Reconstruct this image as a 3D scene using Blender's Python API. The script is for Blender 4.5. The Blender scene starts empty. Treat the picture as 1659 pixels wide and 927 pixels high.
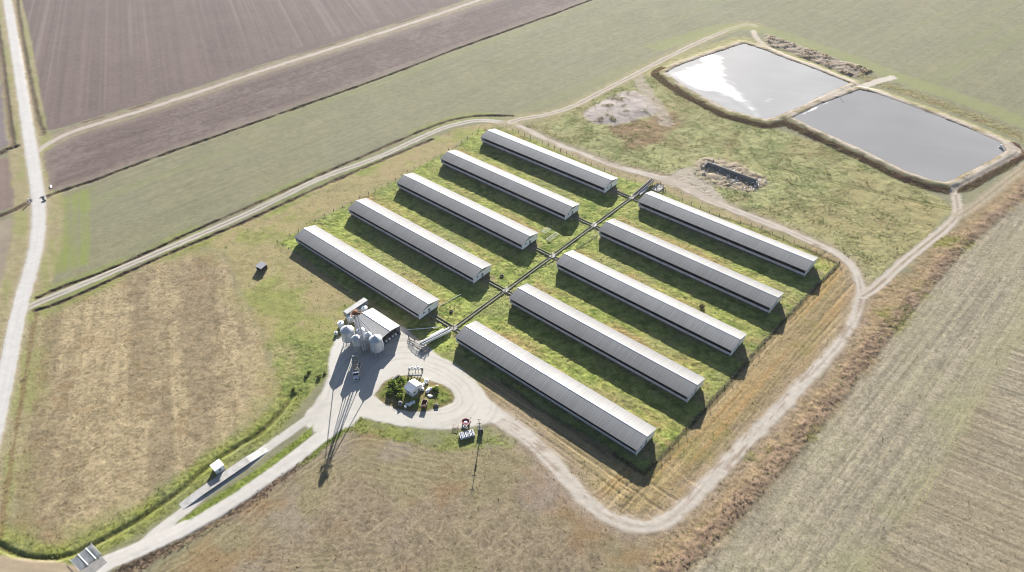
import bpy, bmesh, math, random
import numpy as np
random.seed(7); RNG = np.random.default_rng(11)
scn = bpy.context.scene
COL = scn.collection
R_ = math.radians

# ------------------------------------------------------------------ camera (world metres, z up)
IMG_W, IMG_H, FOC = 1659.0, 927.0, 1168.27
PITCH, YAW, ROLL = 0.709719, 2.315946, -0.0436495
CAM = np.array([36.52, -171.43, 202.37])
Fw = np.array([math.cos(PITCH)*math.cos(YAW), math.cos(PITCH)*math.sin(YAW), -math.sin(PITCH)])
Rt = np.array([math.sin(YAW), -math.cos(YAW), 0.0]); Up = np.cross(Rt, Fw)
_c, _s = math.cos(ROLL), math.sin(ROLL); Rt, Up = _c*Rt+_s*Up, -_s*Rt+_c*Up
def at(u, v, z=0.0):
    """ground point seen in the survey photograph at (u, v), lying at height z"""
    d = Fw + Rt*(u-IMG_W/2)/FOC - Up*(v-IMG_H/2)/FOC
    t = (z-CAM[2])/d[2]
    p = CAM + t*d
    return (float(p[0]), float(p[1]), float(z))
def pts(seq, z=0.0): return np.array([at(u, v, z)[:2] for u, v in seq])

cam = bpy.data.cameras.new('camera'); cam_o = bpy.data.objects.new('camera', cam); COL.objects.link(cam_o)
cam.sensor_fit = 'HORIZONTAL'; cam.sensor_width = 36.0; cam.lens = 36.0*FOC/IMG_W
cam.clip_start = 1.0; cam.clip_end = 20000.0
from mathutils import Matrix, Vector
M3 = Matrix((Vector(Rt), Vector(Up), Vector(-Fw))).transposed()
cam_o.matrix_world = Matrix.Translation(Vector(CAM)) @ M3.to_4x4()
scn.camera = cam_o

# ------------------------------------------------------------------ light
SUN_EL, SUN_AZ_MATH = 20.3, 126.0            # shadows fall towards -54 degrees in the xy plane
sd = Vector((math.cos(R_(SUN_EL))*math.cos(R_(SUN_AZ_MATH)), math.cos(R_(SUN_EL))*math.sin(R_(SUN_AZ_MATH)), math.sin(R_(SUN_EL))))
sun = bpy.data.lights.new('sun', 'SUN'); sun.energy = 5.0; sun.angle = R_(0.5); sun.color = (1.0, 0.96, 0.91)
sun_o = bpy.data.objects.new('sun', sun); COL.objects.link(sun_o)
sun_o.rotation_euler = sd.to_track_quat('Z', 'Y').to_euler(); sun_o.location = (0, 0, 400)
w = bpy.data.worlds.new('World'); scn.world = w; w.use_nodes = True
nt = w.node_tree; nt.nodes.clear()
wo = nt.nodes.new('ShaderNodeOutputWorld'); bg = nt.nodes.new('ShaderNodeBackground'); sky = nt.nodes.new('ShaderNodeTexSky')
sky.sky_type = 'NISHITA'; sky.sun_disc = False; sky.sun_elevation = R_(SUN_EL); sky.sun_rotation = R_(90-SUN_AZ_MATH)
sky.air_density = 0.75; sky.dust_density = 0.8; sky.ozone_density = 1.0
bg.inputs['Strength'].default_value = 0.05
nt.links.new(sky.outputs[0], bg.inputs['Color']); nt.links.new(bg.outputs[0], wo.inputs['Surface'])
scn.view_settings.view_transform = 'Standard'; scn.view_settings.look = 'None'
scn.view_settings.exposure = 1.38; scn.view_settings.gamma = 1.0
scn.cycles.max_bounces = 5; scn.cycles.diffuse_bounces = 3; scn.cycles.glossy_bounces = 2
scn.cycles.transmission_bounces = 2; scn.cycles.volume_bounces = 0; scn.cycles.transparent_max_bounces = 6
scn.cycles.filter_width = 0.9
scn.cycles.caustics_reflective = False; scn.cycles.caustics_refractive = False

# ------------------------------------------------------------------ numpy noise and distances
_TAB = RNG.random((16, 256, 256)).astype(np.float32)
def vn(x, y, k=0):
    ix = np.floor(x).astype(np.int64); iy = np.floor(y).astype(np.int64)
    fx = (x-ix).astype(np.float32); fy = (y-iy).astype(np.float32)
    fx = fx*fx*(3-2*fx); fy = fy*fy*(3-2*fy); t = _TAB[k % 16]
    i0 = ix & 255; i1 = (ix+1) & 255; j0 = iy & 255; j1 = (iy+1) & 255
    a = t[i0, j0]; b = t[i1, j0]; c = t[i0, j1]; d = t[i1, j1]
    return (a+(b-a)*fx)*(1-fy) + (c+(d-c)*fx)*fy - 0.5            # -0.5..0.5
def fbm(x, y, s, o=3, k=0):
    r = 0.0; a = 1.0; n = 0.0
    for i in range(o):
        r = r + a*vn(x/s+17.3*i+k*7.7, y/s-9.1*i+k*3.3, k+i); n += a; a *= 0.55; s *= 0.47
    return r/n*1.6
def rot(x, y, deg):
    c, s = math.cos(R_(deg)), math.sin(R_(deg)); return x*c+y*s, -x*s+y*c
def stripes(x, y, deg, along, across, k=0, o=2):
    u, v = rot(x, y, deg); r = vn(u/along, v/across, k)
    if o > 1: r = r*0.6 + 0.6*vn(u/(along*0.5)+5, v/(across*0.45)+3, k+1)
    return r
def ss(a, b, x):
    t = np.clip((x-a)/(b-a), 0, 1); return t*t*(3-2*t)
def dist_line(x, y, P, far=60.0):
    """distance to a polyline, and arclength of the nearest point; 'far' where farther than that"""
    P = np.asarray(P, float); d = np.full(x.shape, far, np.float32); tt = np.zeros(x.shape, np.float32); sg = np.zeros(x.shape, np.float32); acc = 0.0
    for (x0, y0), (x1, y1) in zip(P[:-1], P[1:]):
        L = math.hypot(x1-x0, y1-y0)
        if L < 1e-6: continue
        m = np.nonzero((x > min(x0, x1)-far) & (x < max(x0, x1)+far) & (y > min(y0, y1)-far) & (y < max(y0, y1)+far))[0]
        if m.size:
            ex, ey = (x1-x0)/L, (y1-y0)/L; px, py = x[m]-x0, y[m]-y0
            t = np.clip(px*ex+py*ey, 0, L); qx, qy = px-t*ex, py-t*ey; q = np.hypot(qx, qy)
            u = q < d[m]; mm = m[u]; d[mm] = q[u]; tt[mm] = acc+t[u]; sg[mm] = np.sign((ex*py-ey*px)[u])
        acc += L
    return d, tt, sg
def sd_poly(x, y, P, far=60.0):
    """signed distance, positive inside"""
    P = np.asarray(P, float); Q = np.vstack([P, P[:1]])
    d, _, _ = dist_line(x, y, Q, far)
    ins = np.zeros(x.shape, bool); mi = P.min(0); ma = P.max(0)
    m = np.nonzero((x >= mi[0]) & (x <= ma[0]) & (y >= mi[1]) & (y <= ma[1]))[0]
    xx, yy = x[m], y[m]; c = np.zeros(m.shape, bool)
    for (x0, y0), (x1, y1) in zip(Q[:-1], Q[1:]):
        if y0 == y1: continue
        k = ((y0 > yy) != (y1 > yy)) & (xx < (x1-x0)*(yy-y0)/(y1-y0)+x0); c ^= k
    ins[m] = c
    return np.where(ins, d, -d)
def smooth(P, n=2):
    P = np.asarray(P, float)
    for _ in range(n):
        a = P[:-1]*0.75+P[1:]*0.25; b = P[:-1]*0.25+P[1:]*0.75
        P = np.vstack([P[:1], np.stack([a, b], 1).reshape(-1, 2), P[-1:]])
    return P
KAL = 1.55
def S(r, g, b):
    c = np.array([r, g, b], float)/255
    return (np.where(c <= 0.04045, c/12.92, ((c+0.055)/1.055)**2.4)/KAL).astype(np.float32)

# ------------------------------------------------------------------ surveyed outlines
L_ROAD = smooth(pts([(-8, -120), (6, -30), (12, 0), (20, 50), (30, 110), (40, 175), (49, 235), (58, 290), (64, 340), (60, 395), (49, 440), (38, 475), (22, 540), (10, 610), (-8, 690), (-30, 780), (-60, 900)]))
L_LANE1 = smooth(pts([(36, 503), (60, 491), (85, 481), (116, 468), (233, 419), (336, 375), (400, 347), (470, 312), (529, 284), (607, 258), (665, 231), (700, 215), (724, 205), (762, 196), (788, 195), (819, 199), (836, 202)]))
L_LANE2 = smooth(pts([(819, 199), (836, 202), (859, 213), (898, 232), (949, 252), (1001, 271), (1053, 284), (1092, 294), (1131, 317), (1182, 338), (1239, 360), (1278, 375), (1317, 393), (1348, 406), (1369, 419), (1384, 435), (1392, 453), (1395, 470), (1393, 486), (1386, 510), (1372, 542), (1345, 575), (1315, 606), (1285, 639), (1254, 672), (1218, 708), (1182, 747), (1143, 786), (1112, 817), (1084, 842), (1058, 854), (1027, 853), (980, 838), (936, 796), (910, 766), (885, 738), (860, 713), (828, 689), (800, 672), (770, 655)]))
L_POND = smooth(pts([(828, 198), (845, 192), (872, 189), (923, 176), (975, 148), (1027, 122), (1066, 101), (1118, 75), (1169, 52), (1208, 39), (1222, 42)]))
L_POND2 = smooth(pts([(1397, 480), (1420, 466), (1459, 428), (1498, 397), (1537, 366), (1553, 347), (1550, 326), (1546, 305)]))
L_BERMTOP = smooth(pts([(1546, 305), (1550, 298), (1565, 290), (1601, 270), (1640, 250), (1653, 240), (1648, 232), (1601, 217), (1550, 201), (1498, 177), (1446, 155), (1405, 137), (1376, 126), (1317, 103), (1260, 80), (1229, 62), (1222, 45)], 2.4))
L_SPUR = smooth(pts([(1396, 139), (1420, 131), (1446, 123)], 1.0))
L_FAINT = smooth(pts([(1553, 350), (1573, 338), (1600, 318), (1627, 296), (1659, 272), (1720, 235)]))
L_BARETRK = smooth(pts([(1030, 122), (1042, 140), (1056, 160), (1072, 180), (1080, 200)]))
L_TRACK = smooth(pts([(62, 246), (72, 236), (104, 219), (129, 209), (233, 178.5), (337, 144.5), (419, 116), (503, 90), (607, 57), (711, 23), (783, -2), (900, -40), (1300, -180)]))
L_DITCH = smooth(pts([(72, 322), (82, 315), (114, 305), (160, 290), (207, 271), (285, 243), (324, 230), (400, 203), (478, 176), (566, 145), (659, 111), (737, 80), (819, 51), (911, 18), (960, -1), (1100, -50), (1500, -170)]))
L_DITCHW = smooth(pts([(-150, 400), (-40, 366), (0, 350), (25, 340), (49, 326)]))
L_HEDGEW = smooth(pts([(-20, -60), (-5, 30), (3, 90), (10, 150), (18, 210), (23, 238)]))
L_HEDGEW2 = smooth(pts([(23, 238), (10, 243), (0, 249), (-60, 270)]))
L_HEDGEE = smooth(pts([(22, -40), (27, 10), (36, 70), (47, 130), (57, 185), (69, 217)]))
L_LDU = smooth(pts([(60, 483), (93, 468), (181, 436), (259, 400), (336, 364), (414, 331), (500, 291), (590, 253), (655, 224), (700, 205), (740, 192), (780, 187), (830, 188)]))
L_LDL = smooth(pts([(58, 503), (90, 494), (153, 466), (259, 417), (336, 385), (414, 352), (500, 311), (590, 272), (650, 247), (700, 226)]))
L_HGREEN = smooth(pts([(-30, 872), (0, 884), (26, 899), (65, 907), (109, 902), (155, 881), (207, 853), (246, 827), (285, 801), (337, 754), (388, 721), (420, 703), (455, 668), (476, 640)]))
L_HEDGE_S = smooth(pts([(490, 741), (460, 765), (420, 796), (370, 828), (310, 866), (260, 893), (215, 918), (190, 935)]))
L_HEDGE_S2 = smooth(pts([(490, 741), (520, 718), (548, 696), (572, 682)]))
L_WROAD = smooth(pts([(-60, 915), (0, 917), (60, 922), (110, 930), (160, 960)]))
L_HROADV = smooth(pts([(58, 510), (47, 570), (37, 640), (25, 710), (14, 770), (5, 830), (3, 870)]))
P_PL1 = pts([(34, -5), (52, 70), (65, 150), (76, 211), (104, 206), (129, 198), (233, 168), (337, 135), (419, 106), (503, 81), (607, 48), (711, 14), (783, -10), (900, -48), (1300, -190), (300, -190), (20, -110)])
P_PL2 = pts([(64, 262), (72, 246), (104, 229), (129, 218), (233, 186), (337, 152), (419, 123), (503, 97), (607, 64), (711, 30), (783, 6), (900, -32), (1300, -172), (1500, -172), (1100, -51), (960, -3), (911, 16), (819, 49), (737, 78), (659, 108), (566, 142), (478, 173), (400, 200), (324, 227), (285, 240), (207, 268), (160, 287), (114, 301), (88, 309), (72, 312), (68, 290)])
P_W1 = pts([(-400, -60), (-25, -60), (-9, 30), (-1, 90), (6, 150), (13, 210), (15, 234), (-60, 262), (-400, 350)])
P_W2 = pts([(-300, 330), (-60, 278), (0, 258), (30, 252), (40, 262), (40, 318), (20, 335), (-20, 350), (-300, 430)])
P_W3 = pts([(-300, 460), (-20, 366), (18, 352), (30, 372), (26, 420), (2, 480), (-40, 620), (-300, 700)])
P_GPATCH = pts([(84, 326), (120, 311), (158, 300), (150, 375), (146, 428), (110, 440), (82, 447)])
P_H = pts([(70, 508), (140, 478), (210, 442), (320, 396), (362, 410), (390, 470), (428, 540), (448, 600), (455, 640), (420, 683), (380, 708), (300, 765), (220, 825), (130, 880), (60, 893), (22, 880), (12, 840), (24, 740), (38, 640), (50, 560)])
P_I = pts([(150, 1000), (240, 927), (300, 888), (400, 818), (480, 757), (530, 718), (565, 695), (600, 693), (650, 705), (720, 722), (790, 727), (840, 716), (870, 730), (936, 800), (980, 842), (1027, 857), (1062, 862), (1090, 890), (1075, 940), (1040, 1010)])
P_J = pts([(1105, 927), (1185, 852), (1265, 762), (1335, 682), (1405, 592), (1485, 492), (1560, 405), (1659, 318), (1800, 200), (1950, 250), (2100, 700), (1900, 1200), (1050, 1100), (1085, 960)])
P_WEED = pts([(1050, 870), (1058, 854), (1112, 817), (1182, 747), (1254, 672), (1315, 606), (1372, 542), (1395, 470), (1470, 440), (1530, 375), (1590, 328), (1659, 275), (1760, 205), (1800, 205), (1659, 322), (1560, 409), (1485, 496), (1405, 596), (1335, 686), (1265, 766), (1185, 856), (1110, 931), (1060, 960)])
P_K = pts([(449, 394), (470, 383), (511, 357), (555, 336), (597, 315), (641, 292), (681, 269), (715, 250), (739, 238), (775, 207), (820, 208), (918, 250), (1001, 286), (1045, 299), (1075, 309), (1149, 346), (1234, 372), (1304, 403), (1359, 428), (1315, 472), (1257, 533), (1218, 578), (1149, 655), (1071, 741), (1043, 768), (1022, 754), (960, 710), (921, 689), (864, 655), (830, 628), (779, 597), (737, 570), (700, 572), (672, 545), (640, 512), (580, 478), (560, 470), (490, 415)])
P_O = pts([(140, 478), (210, 440), (259, 417), (336, 385), (414, 352), (500, 311), (590, 272), (650, 247), (700, 226), (740, 208), (790, 199), (836, 202), (898, 232), (1001, 271), (1092, 294), (1182, 338), (1278, 375), (1348, 406), (1384, 435), (1395, 470), (1386, 510), (1345, 575), (1285, 639), (1218, 708), (1143, 786), (1084, 842), (1058, 854), (1027, 853), (980, 838), (936, 796), (885, 738), (828, 689), (740, 640), (560, 600), (530, 605), (500, 640), (455, 664), (444, 600), (428, 540), (390, 470), (362, 410), (320, 396), (210, 444)])
P_L = pts([(850, 203), (880, 194), (930, 178), (985, 150), (1030, 128), (1060, 122), (1110, 155), (1180, 190), (1250, 206), (1380, 250), (1520, 320), (1545, 338), (1500, 385), (1450, 422), (1402, 468), (1390, 440), (1365, 410), (1330, 390), (1210, 342), (1131, 310), (1090, 288), (1010, 268), (940, 240), (880, 217)])
P_YARD = pts([(533, 580), (537, 564), (545, 548), (560, 540), (600, 545), (652, 530), (668, 543), (694, 563), (712, 577), (745, 596), (768, 616), (790, 645), (822, 676), (800, 684), (768, 690), (740, 694), (700, 695), (650, 690), (615, 682), (585, 677), (570, 690), (540, 702), (510, 700), (498, 690), (495, 672), (520, 640), (532, 610)])
L_DRIVE = smooth(pts([(560, 672), (535, 698), (510, 716), (475, 744), (420, 783), (350, 829), (280, 867), (220, 893), (165, 915), (130, 945)]))
L_DRIVEU = smooth(pts([(525, 655), (500, 679), (460, 707), (420, 735), (405, 750), (330, 800), (295, 832), (262, 856), (225, 888)]))
P_ISL = smooth(pts([(607, 641), (615, 627), (628, 614), (650, 607), (690, 614), (725, 627), (738, 642), (732, 655), (700, 665), (668, 667), (640, 662), (617, 652), (607, 641)]), 1)
P_POND1 = pts([(1079, 117), (1100, 106), (1150, 88), (1206, 70), (1222, 75), (1239, 81), (1280, 97), (1317, 110), (1376, 134), (1340, 150), (1290, 175), (1252, 190), (1239, 192), (1224, 189), (1182, 177), (1113, 142)], 1.2)
P_POND2 = pts([(1284, 190), (1330, 168), (1394, 145), (1420, 151), (1498, 179), (1563, 205), (1622, 231), (1629, 243), (1610, 256), (1545, 290), (1530, 294), (1515, 292), (1472, 278), (1394, 240), (1340, 216)], 1.2)
P_GLINT_SCUM = pts([(1092, 120), (1112, 110), (1138, 103), (1135, 92), (1160, 84), (1172, 92), (1172, 110), (1176, 126), (1190, 142), (1208, 160), (1224, 174), (1231, 187), (1224, 188), (1205, 172), (1182, 158), (1160, 150), (1138, 147), (1116, 138), (1102, 128)], 1.2)  # sun glint on ruffled water, painted white together with a little scum
P_GLINT_SCUM2 = pts([(1079, 117), (1100, 106), (1092, 119), (1102, 130), (1120, 142), (1150, 152), (1182, 160), (1210, 178), (1224, 190), (1182, 177), (1113, 142)], 1.2)  # greyer margin of the painted glint and scum
P_MOUND = pts([(938, 187), (960, 172), (985, 160), (1010, 149), (1032, 147), (1052, 160), (1075, 178), (1060, 186), (1040, 192), (1010, 200), (985, 204), (965, 200)])
P_BROWN = pts([(980, 205), (1020, 200), (1060, 186), (1090, 180), (1110, 195), (1085, 215), (1050, 238), (1020, 240), (1000, 222)])
P_SPOIL = pts([(1240, 55), (1265, 62), (1300, 75), (1350, 92), (1400, 108), (1412, 114), (1385, 124), (1340, 108), (1290, 88), (1245, 72)], 0.5)
P_DEBRIS = pts([(1122, 262), (1145, 254), (1190, 262), (1240, 288), (1245, 300), (1215, 312), (1160, 302), (1130, 285)])
P_BARE = pts([(1060, 290), (1085, 282), (1120, 268), (1130, 285), (1160, 306), (1180, 330), (1150, 327), (1110, 308)])
WATER_Z = 0.9

# ------------------------------------------------------------------ the painted, shaped land
CLS = ['ground', 'gravel_road', 'dirt_track', 'ploughed_field', 'pasture', 'dry_field', 'stubble_field', 'gravel_yard', 'pond_bank']
def land(x, y, fine=True):
    """albedo, height, class and plant weights at world points"""
    n = x.size; one = np.ones(n, np.float32)
    col = np.zeros((n, 3), np.float32); H = np.zeros(n, np.float32); cls = np.zeros(n, np.int8); rough = np.full(n, 0.05, np.float32)
    Wt = {k: np.zeros(n, np.float32) for k in ('grass', 'weed', 'brush', 'reed', 'green', 'straw')}
    n60 = fbm(x, y, 60, 3, 1); n20 = fbm(x, y, 20, 3, 2); n6 = fbm(x, y, 6, 3, 3); n2 = fbm(x, y, 2.2, 2, 4); n1 = vn(x/0.7, y/0.7, 6); n3 = fbm(x, y, 3.4, 2, 9)
    def bl(m, c):
        m = np.clip(m, 0, 1)[:, None]; col[:] = col*(1-m)+np.asarray(c, np.float32)*m
    def mul(m): col[:] = col*m[:, None]
    def setr(m, v): rough[:] = rough*(1-np.clip(m, 0, 1))+v*np.clip(m, 0, 1)
    # green-grey pasture all over
    col[:] = S(151, 148, 120); cls[:] = 4
    bl(0.5+1.2*n60, S(143, 142, 110)); bl(0.35+1.0*n20, S(155, 151, 120))
    st = stripes(x, y, 82, 90, 1.6, 5); mul(1+0.18*st+0.16*n2+0.16*n1+0.05*n6)
    bl(ss(0.05, .4, stripes(x, y, 82, 160, 14, 7))*0.30, S(150, 158, 104))
    sGP = sd_poly(x, y, P_GPATCH); u, v = rot(x, y, -24)
    bl(ss(-1, 2, sGP)*(0.34+1.1*stripes(x, y, -24, 60, 2.2, 3)+.8*n20), S(150, 162, 84))
    # ---- fields
    def field(P, c, k, edge=1.0, wob=2.0):
        s = sd_poly(x, y, P) + wob*n6; m = ss(-edge, edge, s); return m, s
    m, s = field(P_PL1, None, 0, 1, 1.5)
    c1 = S(129, 114, 108)*one[:, None]; stp = stripes(x, y, -26, 400, 1.8, 2); stl = stripes(x, y, -26, 900, 11, 4)
    dT, tT, sT = dist_line(x, y, L_TRACK)
    head = ss(16, 20, dT)
    c1 = c1*(1+(0.30*stp*head+0.16*stl*head+0.10*n20+0.12*n2+0.16*n1))[:, None]
    light = ss(0.22, 0.42, stripes(x, y, -26, 260, 2.0, 8, 1))*head
    c1 = c1*(1-0.28*light[:, None])+S(172, 158, 150)*(0.28*light[:, None])
    bl(m, c1); cls[m > .5] = 3; setr(m, 0.06)
    H += m*head*0.06*stp
    m, s = field(P_PL2, None, 0, 1, 1.5)
    c2 = S(126, 111, 105)*(1+0.34*stripes(x, y, 82, 150, 1.5, 6)+0.18*n2+0.26*n1+0.12*n20)[:, None]
    lt = ss(-0.02, .5, n20+0.5*n2)[:, None]*0.30; c2 = c2*(1-lt)+S(158, 145, 138)*lt
    edge = ss(9, 1, s)[:, None]*0.35; c2 = c2*(1-edge)+S(170, 155, 138)*edge
    bl(m, c2); cls[m > .5] = 3; setr(m, 0.09)
    kt = ss(9, 4, dT)*(1-ss(-1, 1, sd_poly(x, y, P_PL1)+1.5*n6))*(1-ss(-1, 1, sd_poly(x, y, P_PL2)+1.5*n6)); bl(kt*.9, S(168, 152, 132)*(1+.25*n2+.15*n1)[:, None])
    for P, c in ((P_W1, (142, 130, 130)), (P_W2, (150, 132, 122)), (P_W3, (168, 156, 136))):
        m, s = field(P, None, 0, 1, 2)
        bl(m, S(*c)*(1+0.2*stripes(x, y, -20, 80, 2.5, 3)+0.12*n2+0.15*n20)[:, None]); cls[m > .5] = 3 if P is not P_W3 else 5
    # ---- dry field beside the road (H)
    m, s = field(P_H, None, 0, 4, 6)
    ub, vb = rot(x, y, -28)
    cH = S(186, 168, 132)*(1+0.30*stripes(x, y, -28, 40, 1.6, 2)+0.30*n2+0.55*n1+0.10*n20)[:, None]
    band = ss(0.02, .30, stripes(x, y, -28, 140, 11, 9)+0.35*n6)[:, None]*0.62
    cH = cH*(1-band)+S(146, 130, 104)*(1+0.35*n2+.3*n1)[:, None]*band
    og = ss(0.18, .4, n6+0.6*n20)[:, None]*0.3; cH = cH*(1-og)+S(178, 150, 108)*og
    gr = (ss(12, 2, s)*(0.28+0.9*n20))[:, None].clip(0, .7); cH = cH*(1-gr)+S(162, 160, 100)*gr
    bl(m, cH); cls[m > .5] = 5; setr(m, 0.16)
    Wt['grass'] += 0.06*m; Wt['straw'] += m*(1+2*n6).clip(0, 2)
    outer = ss(-30, -2, s)*(1-m)*0   # margin left to the verges
    # ---- bottom field (I)
    m, s = field(P_I, None, 0, 1.5, 2)
    cI = S(158, 143, 118)*(1+0.26*n2+0.60*n1+0.16*n20)[:, None]
    gI = ss(-0.05, .35, n20+0.35*n60)[:, None]*0.35; cI = cI*(1-gI)+S(150, 146, 98)*(1+0.3*n2)[:, None]*gI
    pI = ss(0.0, .3, fbm(x, y, 26, 3, 11))[:, None]*0.6; cI = cI*(1-pI)+S(166, 152, 140)*(1+0.3*n2)[:, None]*pI
    oI = ss(0.02, .3, fbm(x, y, 18, 3, 13))[:, None]*0.5; cI = cI*(1-oI)+S(164, 130, 92)*oI
    ln = np.zeros(n, np.float32)
    for ang, sp in ((-1, 7.2), (86, 7.6)):
        uu, vv = rot(x, y, ang); vv = vv + 0.5*n20
        ph = np.abs(((vv/sp) % 1.0)-0.5)*sp; ln = np.maximum(ln, ss(.5, .15, ph)*(0.35+1.6*vn(uu/9, vv/3, 12)).clip(0, 1))
    far_in = ss(14, 26, s); cI = cI*(1-(ln*far_in*0.55)[:, None])+S(196, 182, 148)*(ln*far_in*0.55)[:, None]
    arc = np.abs(((s+.5*n20+0.1*n6)/2.1 % 1)-0.5)*2; wst = ss(-58, -82, x); am = wst*ss(.55, .95, arc)*ss(30, 10, s)*ss(0, 3, s)*(0.5+vn(s/2.1, x/30, 5))
    cI = cI*(1-0.75*am[:, None])+S(188, 176, 136)*0.75*am[:, None]
    arcd = wst*ss(.3, .05, arc)*ss(30, 10, s)*(0.35+vn(x/15, y/15, 3)); cI = cI*(1-0.7*arcd[:, None])+S(112, 102, 74)*0.7*arcd[:, None]
    bl(m, cI); cls[m > .5] = 6; setr(m, 0.06)
    Wt['grass'] += 0.02*m; Wt['straw'] += .8*m*(1+2*n6).clip(0, 2)
    # ---- right field (J)
    m, s = field(P_J, None, 0, 1.5, 2)
    uJ, vJ = rot(x, y, 86); hd = ss(37, 34, s)
    cJ = S(172, 162, 139)*(1+0.24*n2+0.50*n1+0.10*n20)[:, None]
    stA = stripes(x, y, 86, 60, 0.9, 2); stB = stripes(x, y, 8, 26, 0.9, 3)
    cJ = cJ*(1+(0.60*stA*hd+0.85*stB*(1-hd)))[:, None]
    gJ = (ss(22, 32, s)*ss(41, 35, s)*(0.35+0.7*n20+0.5*vn(x/7, y/40, 4)) + hd*ss(0, .3, n20)*0.15).clip(0, .5)[:, None]
    cJ = cJ*(1-gJ)+S(166, 165, 118)*gJ
    bJ = ((1-hd)*(0.5+0.6*n60+0.5*n20)).clip(0, .7)[:, None]; cJ = cJ*(1-bJ)+S(164, 150, 124)*(1+0.5*stB+0.3*n1)[:, None]*bJ
    ph = np.abs(((s+0.3*n20)/5.9 % 1)-0.5)*5.9; tl = (ss(.35, .1, ph)*ss(8, 12, s)*hd*0.40)[:, None]; cJ = cJ*(1-tl)+S(198, 190, 150)*tl
    for s0 in (34.8, 36.6, 77, 79): 
        tl = (ss(.45, .15, np.abs(s-s0))*(0.55 if s0 < 40 else 0.35)*(0.6+vn(vJ/3, uJ/14, 6)))[:, None].clip(0, 1); cJ = cJ*(1-tl)+S(196, 190, 140)*tl
    bl(m, cJ); cls[m > .5] = 6; setr(m, 0.09)
    Wt['grass'] += 0.01*m; Wt['straw'] += .5*m; setr(m, .06)
    # ---- compound grass (K) and its strips
    mK, sK = field(P_K, None, 0, 1.0, 0.5)
    mO, sO = field(P_O, None, 0, 1.5, 1.0); dK = mO*(1-mK)
    cO = S(176, 164, 118)*(1+0.25*n2+0.14*n1+0.1*n20)[:, None]
    g = ss(-.12, .3, n20+0.4*n6)[:, None]*0.75; cO = cO*(1-g)+S(150, 158, 84)*(1+0.35*n2)[:, None]*g
    ta = ss(0.0, .35, fbm(x, y, 14, 3, 6))[:, None]*0.6; cO = cO*(1-ta)+S(186, 166, 124)*ta
    dO = dK
    bl(dO, cO); cls[dO > .5] = 0; setr(dO, 0.14); Wt['grass'] += 0.35*dO
    # tan, rutted shoulder east of the compound
    sh = dK*ss(-40, -34, x); cE = S(174, 154, 114)*(1+0.75*stripes(x, y, 87, 60, 1.0, 2)+0.2*n2+0.25*n1)[:, None]
    ge = ss(0.0, .3, n20+0.3*n6)[:, None]*0.5; cE = cE*(1-ge)+S(152, 144, 84)*ge
    bl(sh, cE); H += -0.22*sh*ss(.1, .35, stripes(x, y, 87, 60, 1.0, 4)); os_ = (sh*ss(.0, .3, stripes(x, y, 87, 80, 3.0, 9))*.6); bl(os_, S(186, 150, 98)*(1+.3*n1)[:, None])
    sh2 = dK*ss(-30, -36, y)*ss(-100, -92, x); cE2 = S(174, 156, 118)*(1+0.7*stripes(x, y, -2, 50, 1.0, 5)+0.2*n2+.2*n1)[:, None]
    bl(sh2*(1-ss(-40, -34, x)), cE2); H += -0.18*sh2*ss(.1, .35, stripes(x, y, -2, 50, 1.1, 4))
    cK = S(166, 176, 92)*(1+0.50*n2+0.50*n1+0.15*n20)[:, None]
    dk = ss(0.02, .35, n3+0.4*n6)[:, None]*0.65; cK = cK*(1-dk)+S(108, 132, 56)*dk
    yl = ss(0.0, .4, n6+0.5*n2)[:, None]*0.55; cK = cK*(1-yl)+S(188, 184, 114)*yl
    bay = ((y+38.8) % 30.55); inb = (x < -138) | (x > -117)
    tan = (ss(9.0, 13, bay)*ss(24, 15, bay)*(0.40+1.3*fbm(x/3, y, 5, 3, 8))*inb).clip(0, .85)
    tan = np.where(x > -117, tan*1.3, tan*1.15).clip(0, .92)[:, None]
    cK = cK*(1-tan)+S(186, 160, 110)*(1+0.4*n2+0.2*n1)[:, None]*tan
    pal = (ss(-.02, .3, fbm(x, y, 16, 2, 12))*0.5)[:, None]; cK = cK*(1-pal)+S(156, 162, 104)*(1+0.3*n1)[:, None]*pal
    bl(mK, cK); cls[mK > .5] = 0; setr(mK, 0.42); Wt['grass'] += mK*(1.3+1.5*n6).clip(0.1, 3)
    for bx_, by_ in ((-222.56, -39.0), (-221.01, -8.43), (-219.90, 22.40), (-218.91, 52.94), (-217.72, 83.47), (-117.46, -38.82), (-116.21, -8.31), (-115.35, 21.96), (-114.96, 53.03), (-113.80, 83.85)):
        q = np.nonzero((x > bx_-8) & (x < bx_+94) & (y > by_-4) & (y < by_+17))[0]
        if q.size == 0: continue
        xx, yy = x[q], y[q]; inx = ss(-.5, .5, xx-bx_)*ss(85.3, 84.3, xx-bx_)
        dr = np.maximum(ss(.7, .2, np.abs(yy-by_-.0)), ss(.8, .2, np.abs(yy-by_-12.1)))*inx*(.55+1.2*n6[q]).clip(.1, .9)
        ap = np.maximum(ss(5.5, 1.5, np.hypot((xx-bx_-86.5)*.8, yy-by_-6)+2.2*n3[q]+2*n6[q]), ss(4.5, 1.5, np.hypot((xx-bx_+1.5)*.9, yy-by_-6)+2.2*n3[q]))*.75
        k = np.maximum(dr*.8, ap)[:, None]; col[q] = col[q]*(1-k)+S(158, 140, 112)*(1+.25*n2[q]+.2*n1[q])[:, None]*k; Wt['grass'][q] *= 1-.8*k[:, 0]
    kf = ss(1.3, .3, np.abs(sK+.25*n3))*ss(-.35, .1, n6+.3)*ss(-92, -88, x+0*y)*1.0; kf = np.where(x > -40, kf, kf*.5); bl(kf*.9, S(84, 78, 50)*(1+.3*n2)[:, None]); Wt['reed'] += 1.0*kf; Wt['green'] += .3*kf
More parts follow.
